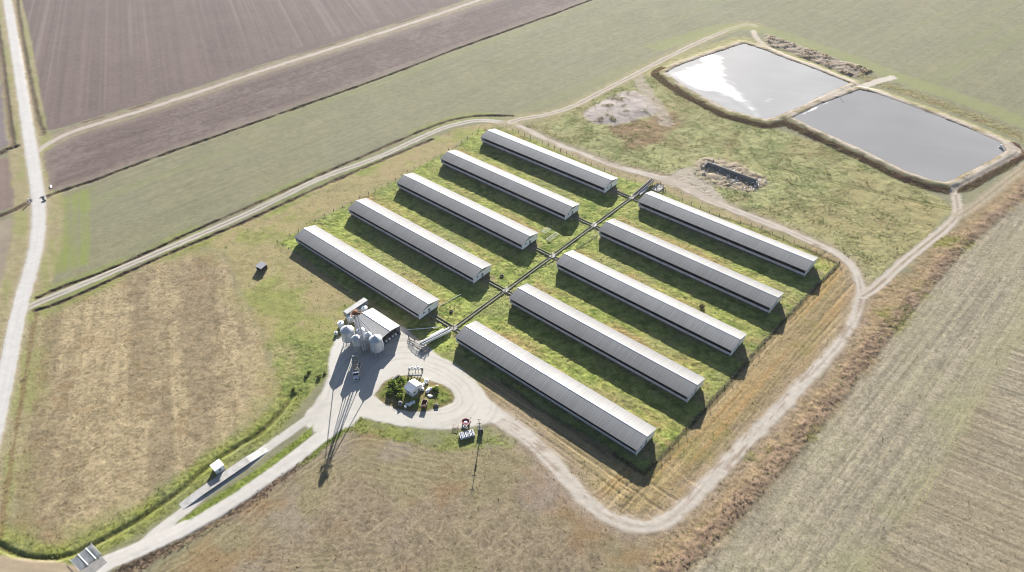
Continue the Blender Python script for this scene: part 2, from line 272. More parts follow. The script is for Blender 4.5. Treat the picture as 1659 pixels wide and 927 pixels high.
    # ---- rough weeds between lane and ponds (L)
    mL, sL = field(P_L, None, 0, 1.0, 1)
    cL = S(174, 174, 120)*(1+0.26*n2+0.34*n1+0.15*n20)[:, None]
    g = ss(-.05, .3, n6+0.3*n2)[:, None]*0.5; cL = cL*(1-g)+S(136, 150, 88)*g
    ta = ss(0.0, .35, fbm(x, y, 18, 3, 6))[:, None]*0.65; cL = cL*(1-ta)+S(172, 158, 112)*(1+0.3*n2)[:, None]*ta
    lo = (ss(70, 20, np.hypot(x-2, y-150))*0.6+ss(25, 8, np.hypot(x+150, y-135)/2)*0)[:, None].clip(0, .75); cL = cL*(1-lo)+S(176, 162, 116)*(1+0.3*n2+0.2*stripes(x, y, 60, 20, 1.5, 3))[:, None]*lo
    bl(mL, cL); cls[mL > .5] = 0; setr(mL, 0.30); Wt['weed'] += mL*(1.0+2.2*n6-lo[:, 0]).clip(0, 3)
    sB = sd_poly(x, y, P_BROWN)+5*n6+2*n2; mB = ss(-3, 3, sB)*0.8; bl(mB, S(158, 126, 98)*(1+0.5*n2+0.25*n1)[:, None]); setr(mB, 0.55)
    sM = sd_poly(x, y, P_MOUND)+4*n6+1.5*n2; mM = ss(-1.5, 1.5, sM)
    cM = S(192, 180, 172)*(1+0.22*n2+0.14*n1)[:, None]; dkm = ss(0.12, .3, n6)[:, None]*0.65; cM = cM*(1-dkm)+S(120, 120, 84)*dkm
    tr = ss(.15, .45, fbm(x, y, 9, 3, 5))[:, None]*0.5; cM = cM*(1-tr)+S(166, 148, 138)*tr
    bl(mM, cM); cls[mM > .5] = 8; setr(mM, 0.12); H += ss(-1, 10, sM)*(.7+.35*n6); Wt['weed'] *= 1-0.92*mM; Wt['brush'] += mM*ss(.2, .3, n6)*0.3
    dt, _, _ = dist_line(x, y, L_BARETRK); mt = ss(5.5, 2.5, dt+1.5*n3)*0.8; bl(mt, S(186, 172, 156)*(1+.12*n2)[:, None]); Wt['weed'] *= 1-mt
    for q, c in (([(1239, 269), (1330, 290), (1420, 311), (1511, 333), (1545, 339)], 1), ([(1239, 272), (1290, 302)], 1), ([(1075, 190), (1120, 205), (1200, 235), (1239, 269)], .6), ([(1005, 250), (1012, 235), (1030, 224)], .7)):
        dq, _, _ = dist_line(x, y, smooth(pts(q)), 20); k = (ss(.7, .2, np.abs(dq-0.9))*c); bl(k*.65, S(96, 96, 52)); H -= 0.15*k; bl(ss(.5, .1, dq)*.4*c, S(170, 178, 92))
    # ---- red-brown weed strip along the right field
    mW, sW = field(P_WEED, None, 0, 3.0, 4.0)
    cW = S(170, 148, 114)*(1+0.36*n2+0.4*n1+0.15*stripes(x, y, 86, 20, 1.2, 3))[:, None]
    g = ss(.18, .35, n20+0.2*n6)[:, None]*0.7; cW = cW*(1-g)+S(156, 152, 78)*g
    sJ = sd_poly(x, y, P_J); rd = ss(-7.0, -3.5, sJ+3.5*n6+n20)*ss(1.5, -1, sJ+1.5*n6)
    bl(mW, cW); cls[mW > .5] = 0; setr(mW, 0.30); bl(rd*.8, S(158, 134, 112)*(1+0.5*n2+0.2*n1)[:, None]); setr(rd, .5); H += rd*0.25
    Wt['reed'] += rd*1.3*(0.6+2.6*n3+1.8*n6).clip(0, 2.5) + 0.18*mW*ss(-15, -5, sJ); Wt['green'] += mW*ss(.18, .35, n20+0.2*n6)*0.9; Wt['grass'] += 0.4*mW
    # ---- road verges and ditches
    dR, tR, sR = dist_line(x, y, L_ROAD)
    ve = ss(13, 10, dR+2*n6)*(1-ss(-1, 1, sd_poly(x, y, P_PL1)))*(1-ss(-1, 1, sd_poly(x, y, P_PL2))*ss(5, 7, dR+2*n6))
    cV = S(178, 166, 126)*(1+0.22*n2+0.12*n1)[:, None]; g = ss(-.1, .3, stripes(x, y, -18, 40, 3, 4)+n20)[:, None]*0.6; cV = cV*(1-g)+S(160, 164, 98)*g
    bl(ve*.9, cV); cls[ve > .6] = 0; setr(ve, .2)
    def ditch(P, wd, depth, c, weight, kind='reed', rag=1.0):
        d, t, _ = dist_line(x, y, P, 30); d = d+rag*0.8*n3+rag*0.5*n6
        m = ss(wd, wd*0.35, d); bl(m*.85, S(*c)*(1+0.4*n2+.2*n1)[:, None]); setr(m, .35); H[:] = H-depth*ss(wd*0.8, 0, d); Wt[kind] += weight*m; cls[m > .5] = 0
        return d
    d = ditch(L_DITCH, 2.0, 0.7, (112, 92, 76), 1.6); ditch(L_DITCHW, 3.0, 0.8, (128, 106, 88), 1.4)
    ditch(L_HEDGEW, 2.4, .5, (120, 104, 90), 1.5); ditch(L_HEDGEW2, 4.0, .9, (96, 78, 70), 2.0); ditch(L_HEDGEE, 3.4, .6, (140, 124, 100), 1.2)
    d, t, _ = dist_line(x, y, smooth(pts([(104, 207), (233, 171), (337, 138), (419, 108), (503, 83), (607, 50), (711, 16)])), 20); k = ss(1.6, .4, d+n6*1.5)*ss(-.2, .2, vn(x/14, y/14, 3)); bl(k*.8, S(118, 98, 84)); Wt['reed'] += k*.6
    for P in (L_LDU, L_LDL):
        d, t, sg = dist_line(x, y, P, 40); gb = ss(7, 2, d)*0.6*ss(-.3, .2, n20); bl(gb, S(146, 158, 78)*(1+.3*n2)[:, None])
        ditch(P, 1.9, 0.55, (112, 92, 74), 1.3)
    d, t, sg = dist_line(x, y, L_HGREEN, 40); gb = ss(7.5, 3.0, d+2*n6); bl(gb*(.75+.6*n6).clip(.2, .9), S(160, 166, 84)*(1+.35*n2+.2*n1)[:, None]); Wt['green'] += gb*.9; setr(gb, .3); cls[gb > .5] = 0
    k = ss(1.3, .3, d+.8*n3); bl(k*.75, S(92, 88, 46)); H -= .6*ss(1.8, 0, d); 
    d, t, sg = dist_line(x, y, L_HROADV, 20); k = ss(1.4, .3, d+n3*1.2); bl(k*.6, S(140, 112, 80)); Wt['reed'] += .5*k
    ditch(L_HEDGE_S, 3.8, .3, (132, 110, 92), 7.0, 'reed', 1.2)
    d, t, sg = dist_line(x, y, L_HEDGE_S2, 20); k = ss(4, 2, d+n3); bl(k*.9, S(124, 136, 58)*(1+.4*n2)[:, None]); Wt['green'] += 1.6*k; 
    dG, t, sg = dist_line(x, y, smooth(pts([(572, 682), (600, 690), (650, 702), (720, 716), (760, 712), (800, 706), (830, 712)])), 20); k = ss(5, 2.5, dG+2*n3); k = k*(.7+1.0*n6).clip(.1, 1); bl(k*.9, S(146, 154, 80)*(1+.4*n2+.2*n1)[:, None]); Wt['green'] += .6*k; setr(k, .35); cls[k > .5] = 0
    sg_ = sd_poly(x, y, pts([(430, 560), (470, 545), (530, 562), (536, 580), (530, 605), (500, 640), (470, 650), (452, 628), (444, 600)]))+2*n6; k = ss(-1, 2, sg_); bl(k*(.65+1.2*n6).clip(.15, 1), S(140, 152, 84)*(1+.4*n2+.2*n1)[:, None]); Wt['green'] += .35*k*(0.5+2.5*n6).clip(0, 2); setr(k, .4); cls[k > .5] = 0
    # ---- bare tracks and gravel
    def road(P, hw, c, kcls, soft=0.6, ruts=0.0, wob=0.6, mid=None, amt=1.0):
        d, t, sg = dist_line(x, y, P, 30); dd = d+wob*n3+0.25*n1
        m = ss(hw+soft, hw-soft*.4, dd)
        cc = S(*c)*(1+0.08*n2+0.05*n1+0.06*n20)[:, None]
        if mid is not None:
            k = (ss(.75, .15, d+.3*n3)*.75*ss(-.45, .1, vn(t/11, t/7+3, 5)))[:, None]; cc = cc*(1-k)+S(*mid)*k
            k2 = (ss(.5, .2, np.abs(d-1.15))*.35)[:, None]; cc = cc*(1-k2)+S(228, 220, 206)*k2
        ln_ = vn(t/24, sg*d/.65, 9)+.5*vn(t/8, sg*d/.4, 3); cc = cc*(1+.09*ln_)[:, None]
        bl(m*amt, cc); setr(m, .05); H[:] = H*(1-m*.8)+m*0.06; cls[m > .5] = kcls
        if ruts: H[:] = H-ruts*m*ss(.6, .15, np.abs(d-1.1))
        for k in Wt: Wt[k] *= 1-m
        return m, d, t, sg
    road(L_TRACK, 1.7, (206, 194, 180), 2, .7, wob=.9)
    m, d, t, sg = road(L_LANE1, 2.0, (200, 192, 178), 2, .5, .05, .4, (150, 140, 120))
    d2, t2, sg2 = dist_line(x, y, L_LANE2, 40)
    hw = np.interp(t2, [0, 60, 100, 130, 190, 270, 300, 330, 390, 430, 460, 500, 540, 600], [1.6, 1.7, 2.1, 2.3, 1.9, 2.0, 2.7, 2.6, 2.5, 3.2, 4.4, 2.6, 2.2, 2.8]).astype(np.float32)
    dd = d2+.9*n3+.3*n1+.6*n6; m = ss(hw+.9, hw-.5, dd); 
    shl = ss(hw+5.5, hw+.5, d2+2.5*n6+n3)*.55; bl(shl, S(176, 158, 138)*(1+.35*stripes(x, y, 86, 14, .9, 3)*0+.25*n2+.2*n1)[:, None]); H -= .06*shl*ss(.0, .3, n2)
    rut = np.abs(((d2+0.5*n6)/1.5 % 1)-.5)*2; rk = shl*ss(.75, .95, rut)*ss(.0, .25, vn(t2/9, d2/2, 4))*1.6; bl(rk*.6, S(104, 88, 80)); H -= .12*rk
    cG = S(216, 206, 192)*(1+.10*n2+.06*n1+.08*n20)[:, None]
    ce = (ss(.8, .2, d2+.5*n3)*.5*ss(3.3, 2.2, hw)*ss(-.3, .2, vn(t2/11, t2/6, 4)))[:, None]; cG = cG*(1-ce)+S(168, 154, 136)*ce
    lanes = vn(t2/26, sg2*d2/.7, 7)+.6*vn(t2/9, sg2*d2/.4, 2); cG = cG*(1+.14*lanes)[:, None]; br_ = (ss(.02, .30, lanes*.7+.5*n6+.25*n3-.10)*.75)[:, None]; cG = cG*(1-br_)+S(168, 148, 128)*(1+.2*n2)[:, None]*br_
    edg = (ss(-1.1, .1, d2-hw+.5*n3)*.55)[:, None]; cG = cG*(1-edg)+S(178, 162, 136)*edg
    bl(m, cG); setr(m, .10); H -= .09*m*ss(.1, .35, lanes); cls[m > .5] = 2; H[:] = H*(1-m*.8)+.05*m
    for k in Wt: Wt[k] *= 1-m
    dpn, _, _ = dist_line(x, y, L_POND, 30); kp = ss(8, 3, dpn+3*n6)*.7; bl(kp, S(176, 166, 122)*(1+.25*n2+.15*n1)[:, None]); cls[kp > .5] = 0; setr(kp, .15)
    nwm = ss(16, 13, np.maximum(-sd_poly(x, y, P_POND1, 30), 0))*(y > 190); bl(np.where(x < -100, nwm, 0)*.8, S(172, 166, 112)*(1+.3*n2+.2*n1)[:, None])
    road(L_POND, 2.0, (200, 186, 168), 2, .6, .04, .7, (158, 144, 118)); road(L_POND2, 2.0, (206, 194, 178), 2, .6, .05, .6, (160, 142, 118))
    road(L_FAINT, 2.6, (190, 172, 146), 2, 1.4, .04, 1.2, (164, 146, 116), .7)
    sBr = sd_poly(x, y, P_BARE)+3*n6+n3; mb = ss(-2, 2, sBr)*.9; bl(mb, S(198, 186, 170)*(1+.12*n2+.08*n20)[:, None]); bl(mb*ss(0.05, .35, n20)*.6, S(186, 160, 122)); cls[mb > .5] = 2; 
    for k in Wt: Wt[k] *= 1-mb
    sD = sd_poly(x, y, P_DEBRIS)+2*n6; md = ss(-2, 2, sD); bl(md*.9, S(182, 164, 142)*(1+.35*n2+.3*n1)[:, None]); setr(md, .5); H += .25*md*(1+2*n2).clip(0, 2); cls[md > .5] = 8
    for k in Wt: Wt[k] *= 1-.85*md
    # white gravel road, drives, yard
    sY = sd_poly(x, y, P_YARD)+.7*n3; sI = sd_poly(x, y, P_ISL[:-1])+.5*n3
    mY = ss(-.8, .5, sY)*ss(.5, -.5, sI)
    cY = S(228, 222, 210)*(1+.06*n2+.04*n1+.07*n20)[:, None]
    dust = ss(26, 6, np.hypot(x+143, y+70))[:, None]*.7; cY = cY*(1-dust)+S(236, 232, 224)*dust
    dyt, tyt, syt = dist_line(x, y, smooth(pts([(560, 690), (590, 660), (600, 610), (640, 580), (700, 590), (750, 620), (765, 655), (730, 680), (660, 680), (600, 668), (570, 690)])), 40); tk = (ss(.1, .45, vn(tyt/30, syt*dyt/.8, 6)+.4*n6)*.38)[:, None]; cY = cY*(1-tk)+S(192, 184, 170)*tk
    bl(mY, cY); cls[mY > .5] = 7; setr(mY, .04); H[:] = H*(1-mY*.9)+.05*mY
    for k in Wt: Wt[k] *= 1-mY
    mI = ss(-.5, .6, sI); cIs = S(166, 152, 104)*(1+.35*n2+.2*n1)[:, None]; g = ss(-.15, .2, n6+.2)[:, None]*.8; cIs = cIs*(1-g)+S(120, 138, 58)*(1+.4*n2)[:, None]*g
    rim = ss(2.2, .6, sI)[:, None]*.6; cIs = cIs*(1-rim)+S(150, 126, 94)*rim
    bl(mI, cIs); cls[mI > .5] = 0; setr(mI, .4); H += .25*ss(0, 3, sI); Wt['green'] += mI*ss(.5, 3, sI)*(1.0*(x < -112)+.5)
    road(L_DRIVEU, 1.75, (222, 216, 206), 1, .5, 0, .3); road(L_DRIVE, 2.7, (230, 224, 214), 1, .6, 0, .4); 
    wd = sd_poly(x, y, pts([(508, 688), (480, 712), (410, 764), (320, 822), (282, 848), (310, 842), (380, 800), (450, 750), (505, 706)])); k = ss(-.3, .6, wd); bl(k*.92, S(136, 150, 66)*(1+.4*n2+.2*n1)[:, None]); Wt['green'] += .7*k; setr(k, .3); cls[k > .5] = 0
    road(L_WROAD, 2.8, (190, 172, 144), 2, 1.0, .02, .8)
    road(L_ROAD, 3.1, (226, 222, 216), 1, .7, 0, .5)
    bl(ss(.5, .1, np.abs(np.abs(dR)-1.2))*.35*ss(3, 2, dR), S(238, 235, 230)); bl(ss(5.4, 3.4, dR+n3)*ss(2.8, 3.6, dR)*.5, S(206, 190, 168))
    # ---- lagoon banks
    s1 = sd_poly(x, y, P_POND1, 40); s2 = sd_poly(x, y, P_POND2, 40); dP = -np.maximum(s1, s2)   # distance outward
    near = dP < 26
    dPr = dP+(1.6*n6+1.0*n3)*ss(2.5, 5, dP); inner = np.interp(dPr, [-6, 0, 1.1, 3.4, 8.2, 26], [-1.2, .84, 1.3, 1.3, 0.0, 0.0]).astype(np.float32)
    far_side = ss(-30, 10, 0.10*(x+60)+0.995*(y-262))*0
    bank = ss(9.6, 8.2, dP)
    H[:] = np.where(near, H*(1-bank)+inner+bank*(.3*n3+.25*n2), H)
    cB = S(204, 190, 172)*(1+.2*n2+.14*n1)[:, None]; gb = ss(-.08, .22, n6+.6*n2)[:, None]*.7; cB = cB*(1-gb)+S(160, 146, 100)*gb
    top = ss(-.5, .3, dP)*ss(5.2, 3.6, dP+1.6*n3+1.4*n6+1.6*ss(14, 9, dist_line(x, y, pts([(1040, 112), (1079, 128), (1113, 146), (1182, 182), (1239, 200), (1284, 202), (1394, 250), (1515, 305)]), 30)[0])); bl(top, cB); cls[top > .5] = 8; setr(top, .16)
    wet = ss(.9, .1, dP)*ss(-3, -.2, dP); bl(wet*.8, S(110, 100, 88))
    Lq = dist_line(x, y, pts([(1040, 112), (1079, 128), (1113, 146), (1182, 182), (1239, 200), (1284, 202), (1394, 250), (1515, 305), (1548, 303), (1601, 280), (1660, 250)]), 30)[0]; southw = ss(13, 8, Lq)      # the slopes that face the barns and the right field
    slp = ss(4.4, 5.6, dP+1.4*n3+1.2*n6)*ss(10.0, 8.6, dP+1.2*n3); cs = S(160, 136, 106)*(1+.4*n2+.2*n1)[:, None]; gs = ss(.08, .3, n6+.3*n20)[:, None]*.5; cs = cs*(1-gs)+S(120, 124, 72)*gs
    cs = cs*southw[:, None]+(S(164, 158, 112)*(1+.3*n2+.2*n1)[:, None])*(1-southw[:, None]); bl(slp, cs); cls[slp > .5] = 8
    Wt['brush'] += slp*2.2*southw; Wt['weed'] *= 1-top; Wt['weed'] *= 1-slp; Wt['reed'] *= 1-top
    Wt['brush'] += .10*top*ss(3, 0, dP)*ss(0, .3, n6)
    # spoil bank beyond the lagoons
    sS = sd_poly(x, y, P_SPOIL)+1.5*n6; ms = ss(-1.5, 1.5, sS); bl(ms, S(166, 152, 134)*(1+.4*n2+.3*n1+.3*stripes(x, y, 0, 30, 1.6, 3))[:, None]); H += ms*(.6+.8*n6+.5*n2).clip(0, 2); cls[ms > .5] = 8; Wt['brush'] += ms*ss(.0, .3, n6)*.45; setr(ms, .5)
    rg = ss(26, 15, dP+3*n6)*ss(12, 13, dP)*(y > 235)*(x > -88); bl(rg*.85, S(160, 152, 104)*(1+.35*n2+.2*n1)[:, None]); bl(rg*ss(.05, .3, n6)*.6, S(150, 120, 92)); Wt['weed'] += rg*.7; setr(rg, .4); cls[rg > .5] = 0
    gbn = ss(24, 28, dP+2*n6)*ss(46, 34, dP+2*n6)*(y > 250)*.45; bl(np.where(dP < 39.5, gbn, 0), S(164, 172, 104))
    road(L_BERMTOP, 1.6, (222, 208, 190), 8, .8, .04, .9, (190, 172, 148), .9); road(L_SPUR, 2.4, (222, 212, 198), 8, 1, 0, 1.2)
    bl(ss(7.5, 6, dP)*ss(.2, .5, dP)*ss(1.2, .3, np.abs(dist_line(x, y, pts([(1252, 189), (1390, 139)]), 30)[0]-0.3))*.8, S(216, 204, 188))
    # roads and tracks keep the bank height
    H[:] = np.where(near & (dP < 12), np.maximum(H, inner), H)
    if fine:
        tuft = (0.34*n2+0.62*n1+.22*n3); H += rough*tuft
    return np.clip(col, .004, .85), H, cls, Wt

# ------------------------------------------------------------------ materials
MATS = {}
def nmat(name):
    m = bpy.data.materials.new(name); m.use_nodes = True; return m, m.node_tree, m.node_tree.nodes['Principled BSDF']
def mat(name, c, rough=.7, metal=0.0, nscale=2.0, namt=.18, dirt=None, dscale=.7, damt=.4, spec=.4, bump=0.0, stretch=None):
    """painted / weathered surface: colour mottled by noise, with an optional second dirt colour in patches"""
    if name in MATS: return MATS[name]
    m, t, b = nmat(name); N = t.nodes; Lk = t.links.new
    tc = N.new('ShaderNodeTexCoord'); mp = N.new('ShaderNodeMapping'); Lk(tc.outputs['Object'], mp.inputs['Vector'])
    if stretch: mp.inputs['Scale'].default_value = stretch
    n = N.new('ShaderNodeTexNoise'); n.inputs['Scale'].default_value = nscale; n.inputs['Detail'].default_value = 4
    Lk(mp.outputs[0], n.inputs['Vector'])
    r = N.new('ShaderNodeMapRange'); r.inputs[1].default_value = .25; r.inputs[2].default_value = .75; r.inputs[3].default_value = 1-namt; r.inputs[4].default_value = 1+namt
    Lk(n.outputs['Fac'], r.inputs[0])
    mx = N.new('ShaderNodeMix'); mx.data_type = 'RGBA'; mx.blend_type = 'MULTIPLY'; mx.inputs[0].default_value = 1
    mx.inputs[6].default_value = (*c, 1); Lk(r.outputs[0], mx.inputs[7]); out = mx.outputs[2]
    if dirt:
        n2 = N.new('ShaderNodeTexNoise'); n2.inputs['Scale'].default_value = dscale; n2.inputs['Detail'].default_value = 6; Lk(mp.outputs[0], n2.inputs['Vector'])
        r2 = N.new('ShaderNodeMapRange'); r2.inputs[1].default_value = .45; r2.inputs[2].default_value = .7; r2.inputs[4].default_value = damt; Lk(n2.outputs['Fac'], r2.inputs[0])
        m2 = N.new('ShaderNodeMix'); m2.data_type = 'RGBA'; Lk(r2.outputs[0], m2.inputs[0]); Lk(out, m2.inputs[6]); m2.inputs[7].default_value = (*dirt, 1); out = m2.outputs[2]
    Lk(out, b.inputs['Base Color']); b.inputs['Roughness'].default_value = rough; b.inputs['Metallic'].default_value = metal; b.inputs['Specular IOR Level'].default_value = spec
    if bump:
        bp = N.new('ShaderNodeBump'); bp.inputs['Strength'].default_value = bump; bp.inputs['Distance'].default_value = .05; Lk(n.outputs['Fac'], bp.inputs['Height']); Lk(bp.outputs[0], b.inputs['Normal'])
    MATS[name] = m; return m
def land_mat(name, amt, sc, bump):
    m, t, b = nmat(name); N = t.nodes; Lk = t.links.new
    a = N.new('ShaderNodeAttribute'); a.attribute_name = 'Col'
    tc = N.new('ShaderNodeTexCoord'); n = N.new('ShaderNodeTexNoise'); n.inputs['Scale'].default_value = sc; n.inputs['Detail'].default_value = 5; n.inputs['Roughness'].default_value = .7
    Lk(tc.outputs['Object'], n.inputs['Vector'])
    r = N.new('ShaderNodeMapRange'); r.inputs[1].default_value = .25; r.inputs[2].default_value = .75; r.inputs[3].default_value = 1-amt; r.inputs[4].default_value = 1+amt; Lk(n.outputs['Fac'], r.inputs[0])
    mx = N.new('ShaderNodeMix'); mx.data_type = 'RGBA'; mx.blend_type = 'MULTIPLY'; mx.inputs[0].default_value = 1
    Lk(a.outputs['Color'], mx.inputs[6]); Lk(r.outputs[0], mx.inputs[7]); Lk(mx.outputs[2], b.inputs['Base Color'])
    b.inputs['Roughness'].default_value = .95; b.inputs['Specular IOR Level'].default_value = .1
    bp = N.new('ShaderNodeBump'); bp.inputs['Strength'].default_value = bump; bp.inputs['Distance'].default_value = .12; Lk(n.outputs['Fac'], bp.inputs['Height']); Lk(bp.outputs[0], b.inputs['Normal'])
    return m
LM = {'ground': land_mat('grass_land', .42, 1.5, .8), 'gravel_road': land_mat('gravel', .07, 3.0, .25), 'dirt_track': land_mat('dirt', .12, 2.0, .35), 'ploughed_field': land_mat('soil', .20, 1.2, .6),
      'pasture': land_mat('pasture_land', .26, 1.3, .5), 'dry_field': land_mat('dry_grass', .36, 1.5, .7), 'stubble_field': land_mat('stubble', .40, 1.5, .7), 'gravel_yard': land_mat('yard_gravel', .07, 3.0, .2), 'pond_bank': land_mat('bank_soil', .22, 1.4, .5)}

def set_col(me, col):
    a = me.color_attributes.new('Col', 'FLOAT_COLOR', 'POINT'); c4 = np.ones((len(col), 4), np.float32); c4[:, :3] = col; a.data.foreach_set('color', c4.ravel())
def np_mesh(name, V, Fc, material, col=None, smooth_=True, k=4):
    me = bpy.data.meshes.new(name); me.vertices.add(len(V)); me.vertices.foreach_set('co', V.astype(np.float32).ravel())
    nf = len(Fc); me.loops.add(nf*k); me.loops.foreach_set('vertex_index', Fc.astype(np.int32).ravel())
    me.polygons.add(nf); me.polygons.foreach_set('loop_start', np.arange(0, nf*k, k, dtype=np.int32)); me.polygons.foreach_set('loop_total', np.full(nf, k, np.int32))
    if smooth_: me.polygons.foreach_set('use_smooth', np.ones(nf, bool))
    me.update(calc_edges=True)
    if col is not None: set_col(me, col)
    me.materials.append(material)
    o = bpy.data.objects.new(name, me); COL.objects.link(o); return o
def structure(o): o['kind'] = 'structure'; return o
def stuff(o, label, cat): o['kind'] = 'stuff'; o['label'] = label; o['category'] = cat; return o

def in_view(x, y, mu=150, mv0=-70, mv1=80):
    dx, dy, dz = x-CAM[0], y-CAM[1], -CAM[2]
    z = dx*Fw[0]+dy*Fw[1]+dz*Fw[2]; u = IMG_W/2+FOC*(dx*Rt[0]+dy*Rt[1])/z; v = IMG_H/2-FOC*(dx*Up[0]+dy*Up[1]+dz*Up[2])/z
    return (z > 10) & (u > -mu) & (u < IMG_W+mu) & (v > mv0) & (v < IMG_H+mv1)
import time; T0 = time.time()
def grid(step, sel):
    xs = np.arange(-900, 140, step); ys = np.arange(-290, 640, step)
    X, Y = np.meshgrid(xs, ys, indexing='ij'); nx, ny = X.shape
    xf, yf = X.ravel(), Y.ravel(); idx = np.arange(nx*ny).reshape(nx, ny)
    Fc = np.stack([idx[:-1, :-1], idx[1:, :-1], idx[1:, 1:], idx[:-1, 1:]], -1).reshape(-1, 4)
    cx = xf[Fc[:, 0]]+step/2; cy = yf[Fc[:, 0]]+step/2
    Fc = Fc[sel(cx, cy)]; used, inv = np.unique(Fc, return_inverse=True)
    return xf[used], yf[used], inv.reshape(-1, 4)
DSPLIT = 330.0
hd = lambda x, y: np.hypot(x-CAM[0], y-CAM[1])
g1 = grid(0.5, lambda x, y: in_view(x, y) & (hd(x, y) < DSPLIT))
g2 = grid(0.9, lambda x, y: in_view(x, y, 220, -75) & (hd(x, y) >= DSPLIT-2.0))
parts = []
x = np.concatenate([g1[0], g2[0]]); y = np.concatenate([g1[1], g2[1]]); FC = np.vstack([g1[2], g2[2]+len(g1[0])])
col, Hh, cls, WT = land(x, y)
Hh[len(g1[0]):] -= np.where(hd(g2[0], g2[1]) < DSPLIT+1.0, 0.05, 0)
print('land', len(x), 'verts', round(time.time()-T0, 1), 's')
P3 = np.stack([x, y, Hh], 1).astype(np.float32); fcls = cls[FC[:, 0]]
for k, nm in enumerate(CLS):
    f = FC[fcls == k]
    if len(f) == 0: continue
    used, inv = np.unique(f, return_inverse=True)
    structure(np_mesh(nm, P3[used], inv.reshape(-1, 4), LM[nm], col[used]))
# the land around, out to the horizon
xs = np.concatenate([np.linspace(-6000, -1200, 25), np.arange(-1150, 500, 16), np.linspace(600, 6000, 25)]); ys = np.concatenate([np.linspace(-6000, -700, 25), np.arange(-640, 1100, 16), np.linspace(1200, 6000, 25)])
X, Y = np.meshgrid(xs, ys, indexing='ij'); idx = np.arange(X.size).reshape(X.shape)
Fo = np.stack([idx[:-1, :-1], idx[1:, :-1], idx[1:, 1:], idx[:-1, 1:]], -1).reshape(-1, 4)
co, ho, _, _ = land(X.ravel(), Y.ravel(), False)
structure(np_mesh('terrain', np.stack([X.ravel(), Y.ravel(), np.full(X.size, -1.6)], 1), Fo, LM['pasture'], co))

# ------------------------------------------------------------------ lagoon water
def water_mat():
    m, t, b = nmat('lagoon_water'); N = t.nodes; Lk = t.links.new
    a = N.new('ShaderNodeAttribute'); a.attribute_name = 'Col'; sp = N.new('ShaderNodeSeparateColor'); Lk(a.outputs['Color'], sp.inputs[0])
    mx = N.new('ShaderNodeMix'); mx.data_type = 'RGBA'; Lk(sp.outputs[0], mx.inputs[0]); mx.inputs[6].default_value = (.265, .258, .25, 1); mx.inputs[7].default_value = (.80, .80, .78, 1)  # the white mixed in paints the sun glint as well as thin scum
    mg = N.new('ShaderNodeMix'); mg.data_type = 'RGBA'; Lk(sp.outputs[1], mg.inputs[0]); Lk(mx.outputs[2], mg.inputs[6]); mg.inputs[7].default_value = (.41, .405, .39, 1)
    Lk(mg.outputs[2], b.inputs['Base Color'])
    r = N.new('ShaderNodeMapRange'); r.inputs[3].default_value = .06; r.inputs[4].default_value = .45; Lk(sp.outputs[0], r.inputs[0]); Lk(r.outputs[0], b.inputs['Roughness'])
    tc = N.new('ShaderNodeTexCoord'); n = N.new('ShaderNodeTexNoise'); n.inputs['Scale'].default_value = .9; n.inputs['Detail'].default_value = 3; Lk(tc.outputs['Object'], n.inputs['Vector'])
    bp = N.new('ShaderNodeBump'); bp.inputs['Strength'].default_value = .05; bp.inputs['Distance'].default_value = .1; Lk(n.outputs['Fac'], bp.inputs['Height']); Lk(bp.outputs[0], b.inputs['Normal'])
    b.inputs['IOR'].default_value = 1.33; return m
WM = water_mat()
for P, first in ((P_POND1, True), (P_POND2, False)):
    mi, ma = P.min(0)-4, P.max(0)+4; st = .8
    X, Y = np.meshgrid(np.arange(mi[0], ma[0], st), np.arange(mi[1], ma[1], st), indexing='ij'); idx = np.arange(X.size).reshape(X.shape)
    Fo = np.stack([idx[:-1, :-1], idx[1:, :-1], idx[1:, 1:], idx[:-1, 1:]], -1).reshape(-1, 4); xf, yf = X.ravel(), Y.ravel()
    s = sd_poly(xf, yf, P, 20); keep = (s[Fo] > -2.5).all(1); used, inv = np.unique(Fo[keep], return_inverse=True); xf, yf = xf[used], yf[used]; c = np.zeros((len(xf), 3), np.float32)
    if first:
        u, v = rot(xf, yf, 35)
        sf = sd_poly(xf, yf, P_GLINT_SCUM, 40)+3.0*fbm(xf, yf, 9, 4, 2)+2.0*fbm(xf, yf, 3, 2, 5)+4.5*stripes(xf, yf, 20, 22, 3, 4); c[:, 0] = ss(-2.2, 5.0, sf)*(.86+.5*stripes(xf, yf, 20, 30, 3.5, 6)).clip(.4, 1)
        s2 = sd_poly(xf, yf, P_GLINT_SCUM2, 40)+2*fbm(xf, yf, 9, 3, 2); sc = ss(-1, 3, s2)*ss(2, -2, sf); c[:, 0] = np.maximum(c[:, 0], .16*sc*(1+1.5*stripes(xf, yf, 20, 30, 4, 7)))
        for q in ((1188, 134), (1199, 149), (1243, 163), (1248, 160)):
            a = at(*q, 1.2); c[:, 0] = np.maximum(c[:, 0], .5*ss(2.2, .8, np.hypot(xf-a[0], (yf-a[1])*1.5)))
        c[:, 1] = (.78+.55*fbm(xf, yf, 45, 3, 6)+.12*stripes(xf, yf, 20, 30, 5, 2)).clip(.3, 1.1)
    else:
        a, b_ = at(1284, 192, 1.2), at(1340, 166, 1.2); d, t, _ = dist_line(xf, yf, [a[:2], b_[:2]], 10); c[:, 0] = ss(1.3, .3, d+2.2*fbm(xf, yf, 7, 2, 3)+.7)*.9
        c[:, 1] = (.12+.40*fbm(xf, yf, 50, 3, 9)+.08*stripes(xf, yf, 20, 40, 5, 5)).clip(0, .5)
    structure(np_mesh('pond_water', np.stack([xf, yf, np.full(len(xf), WATER_Z)], 1), inv.reshape(-1, 4), WM, c))

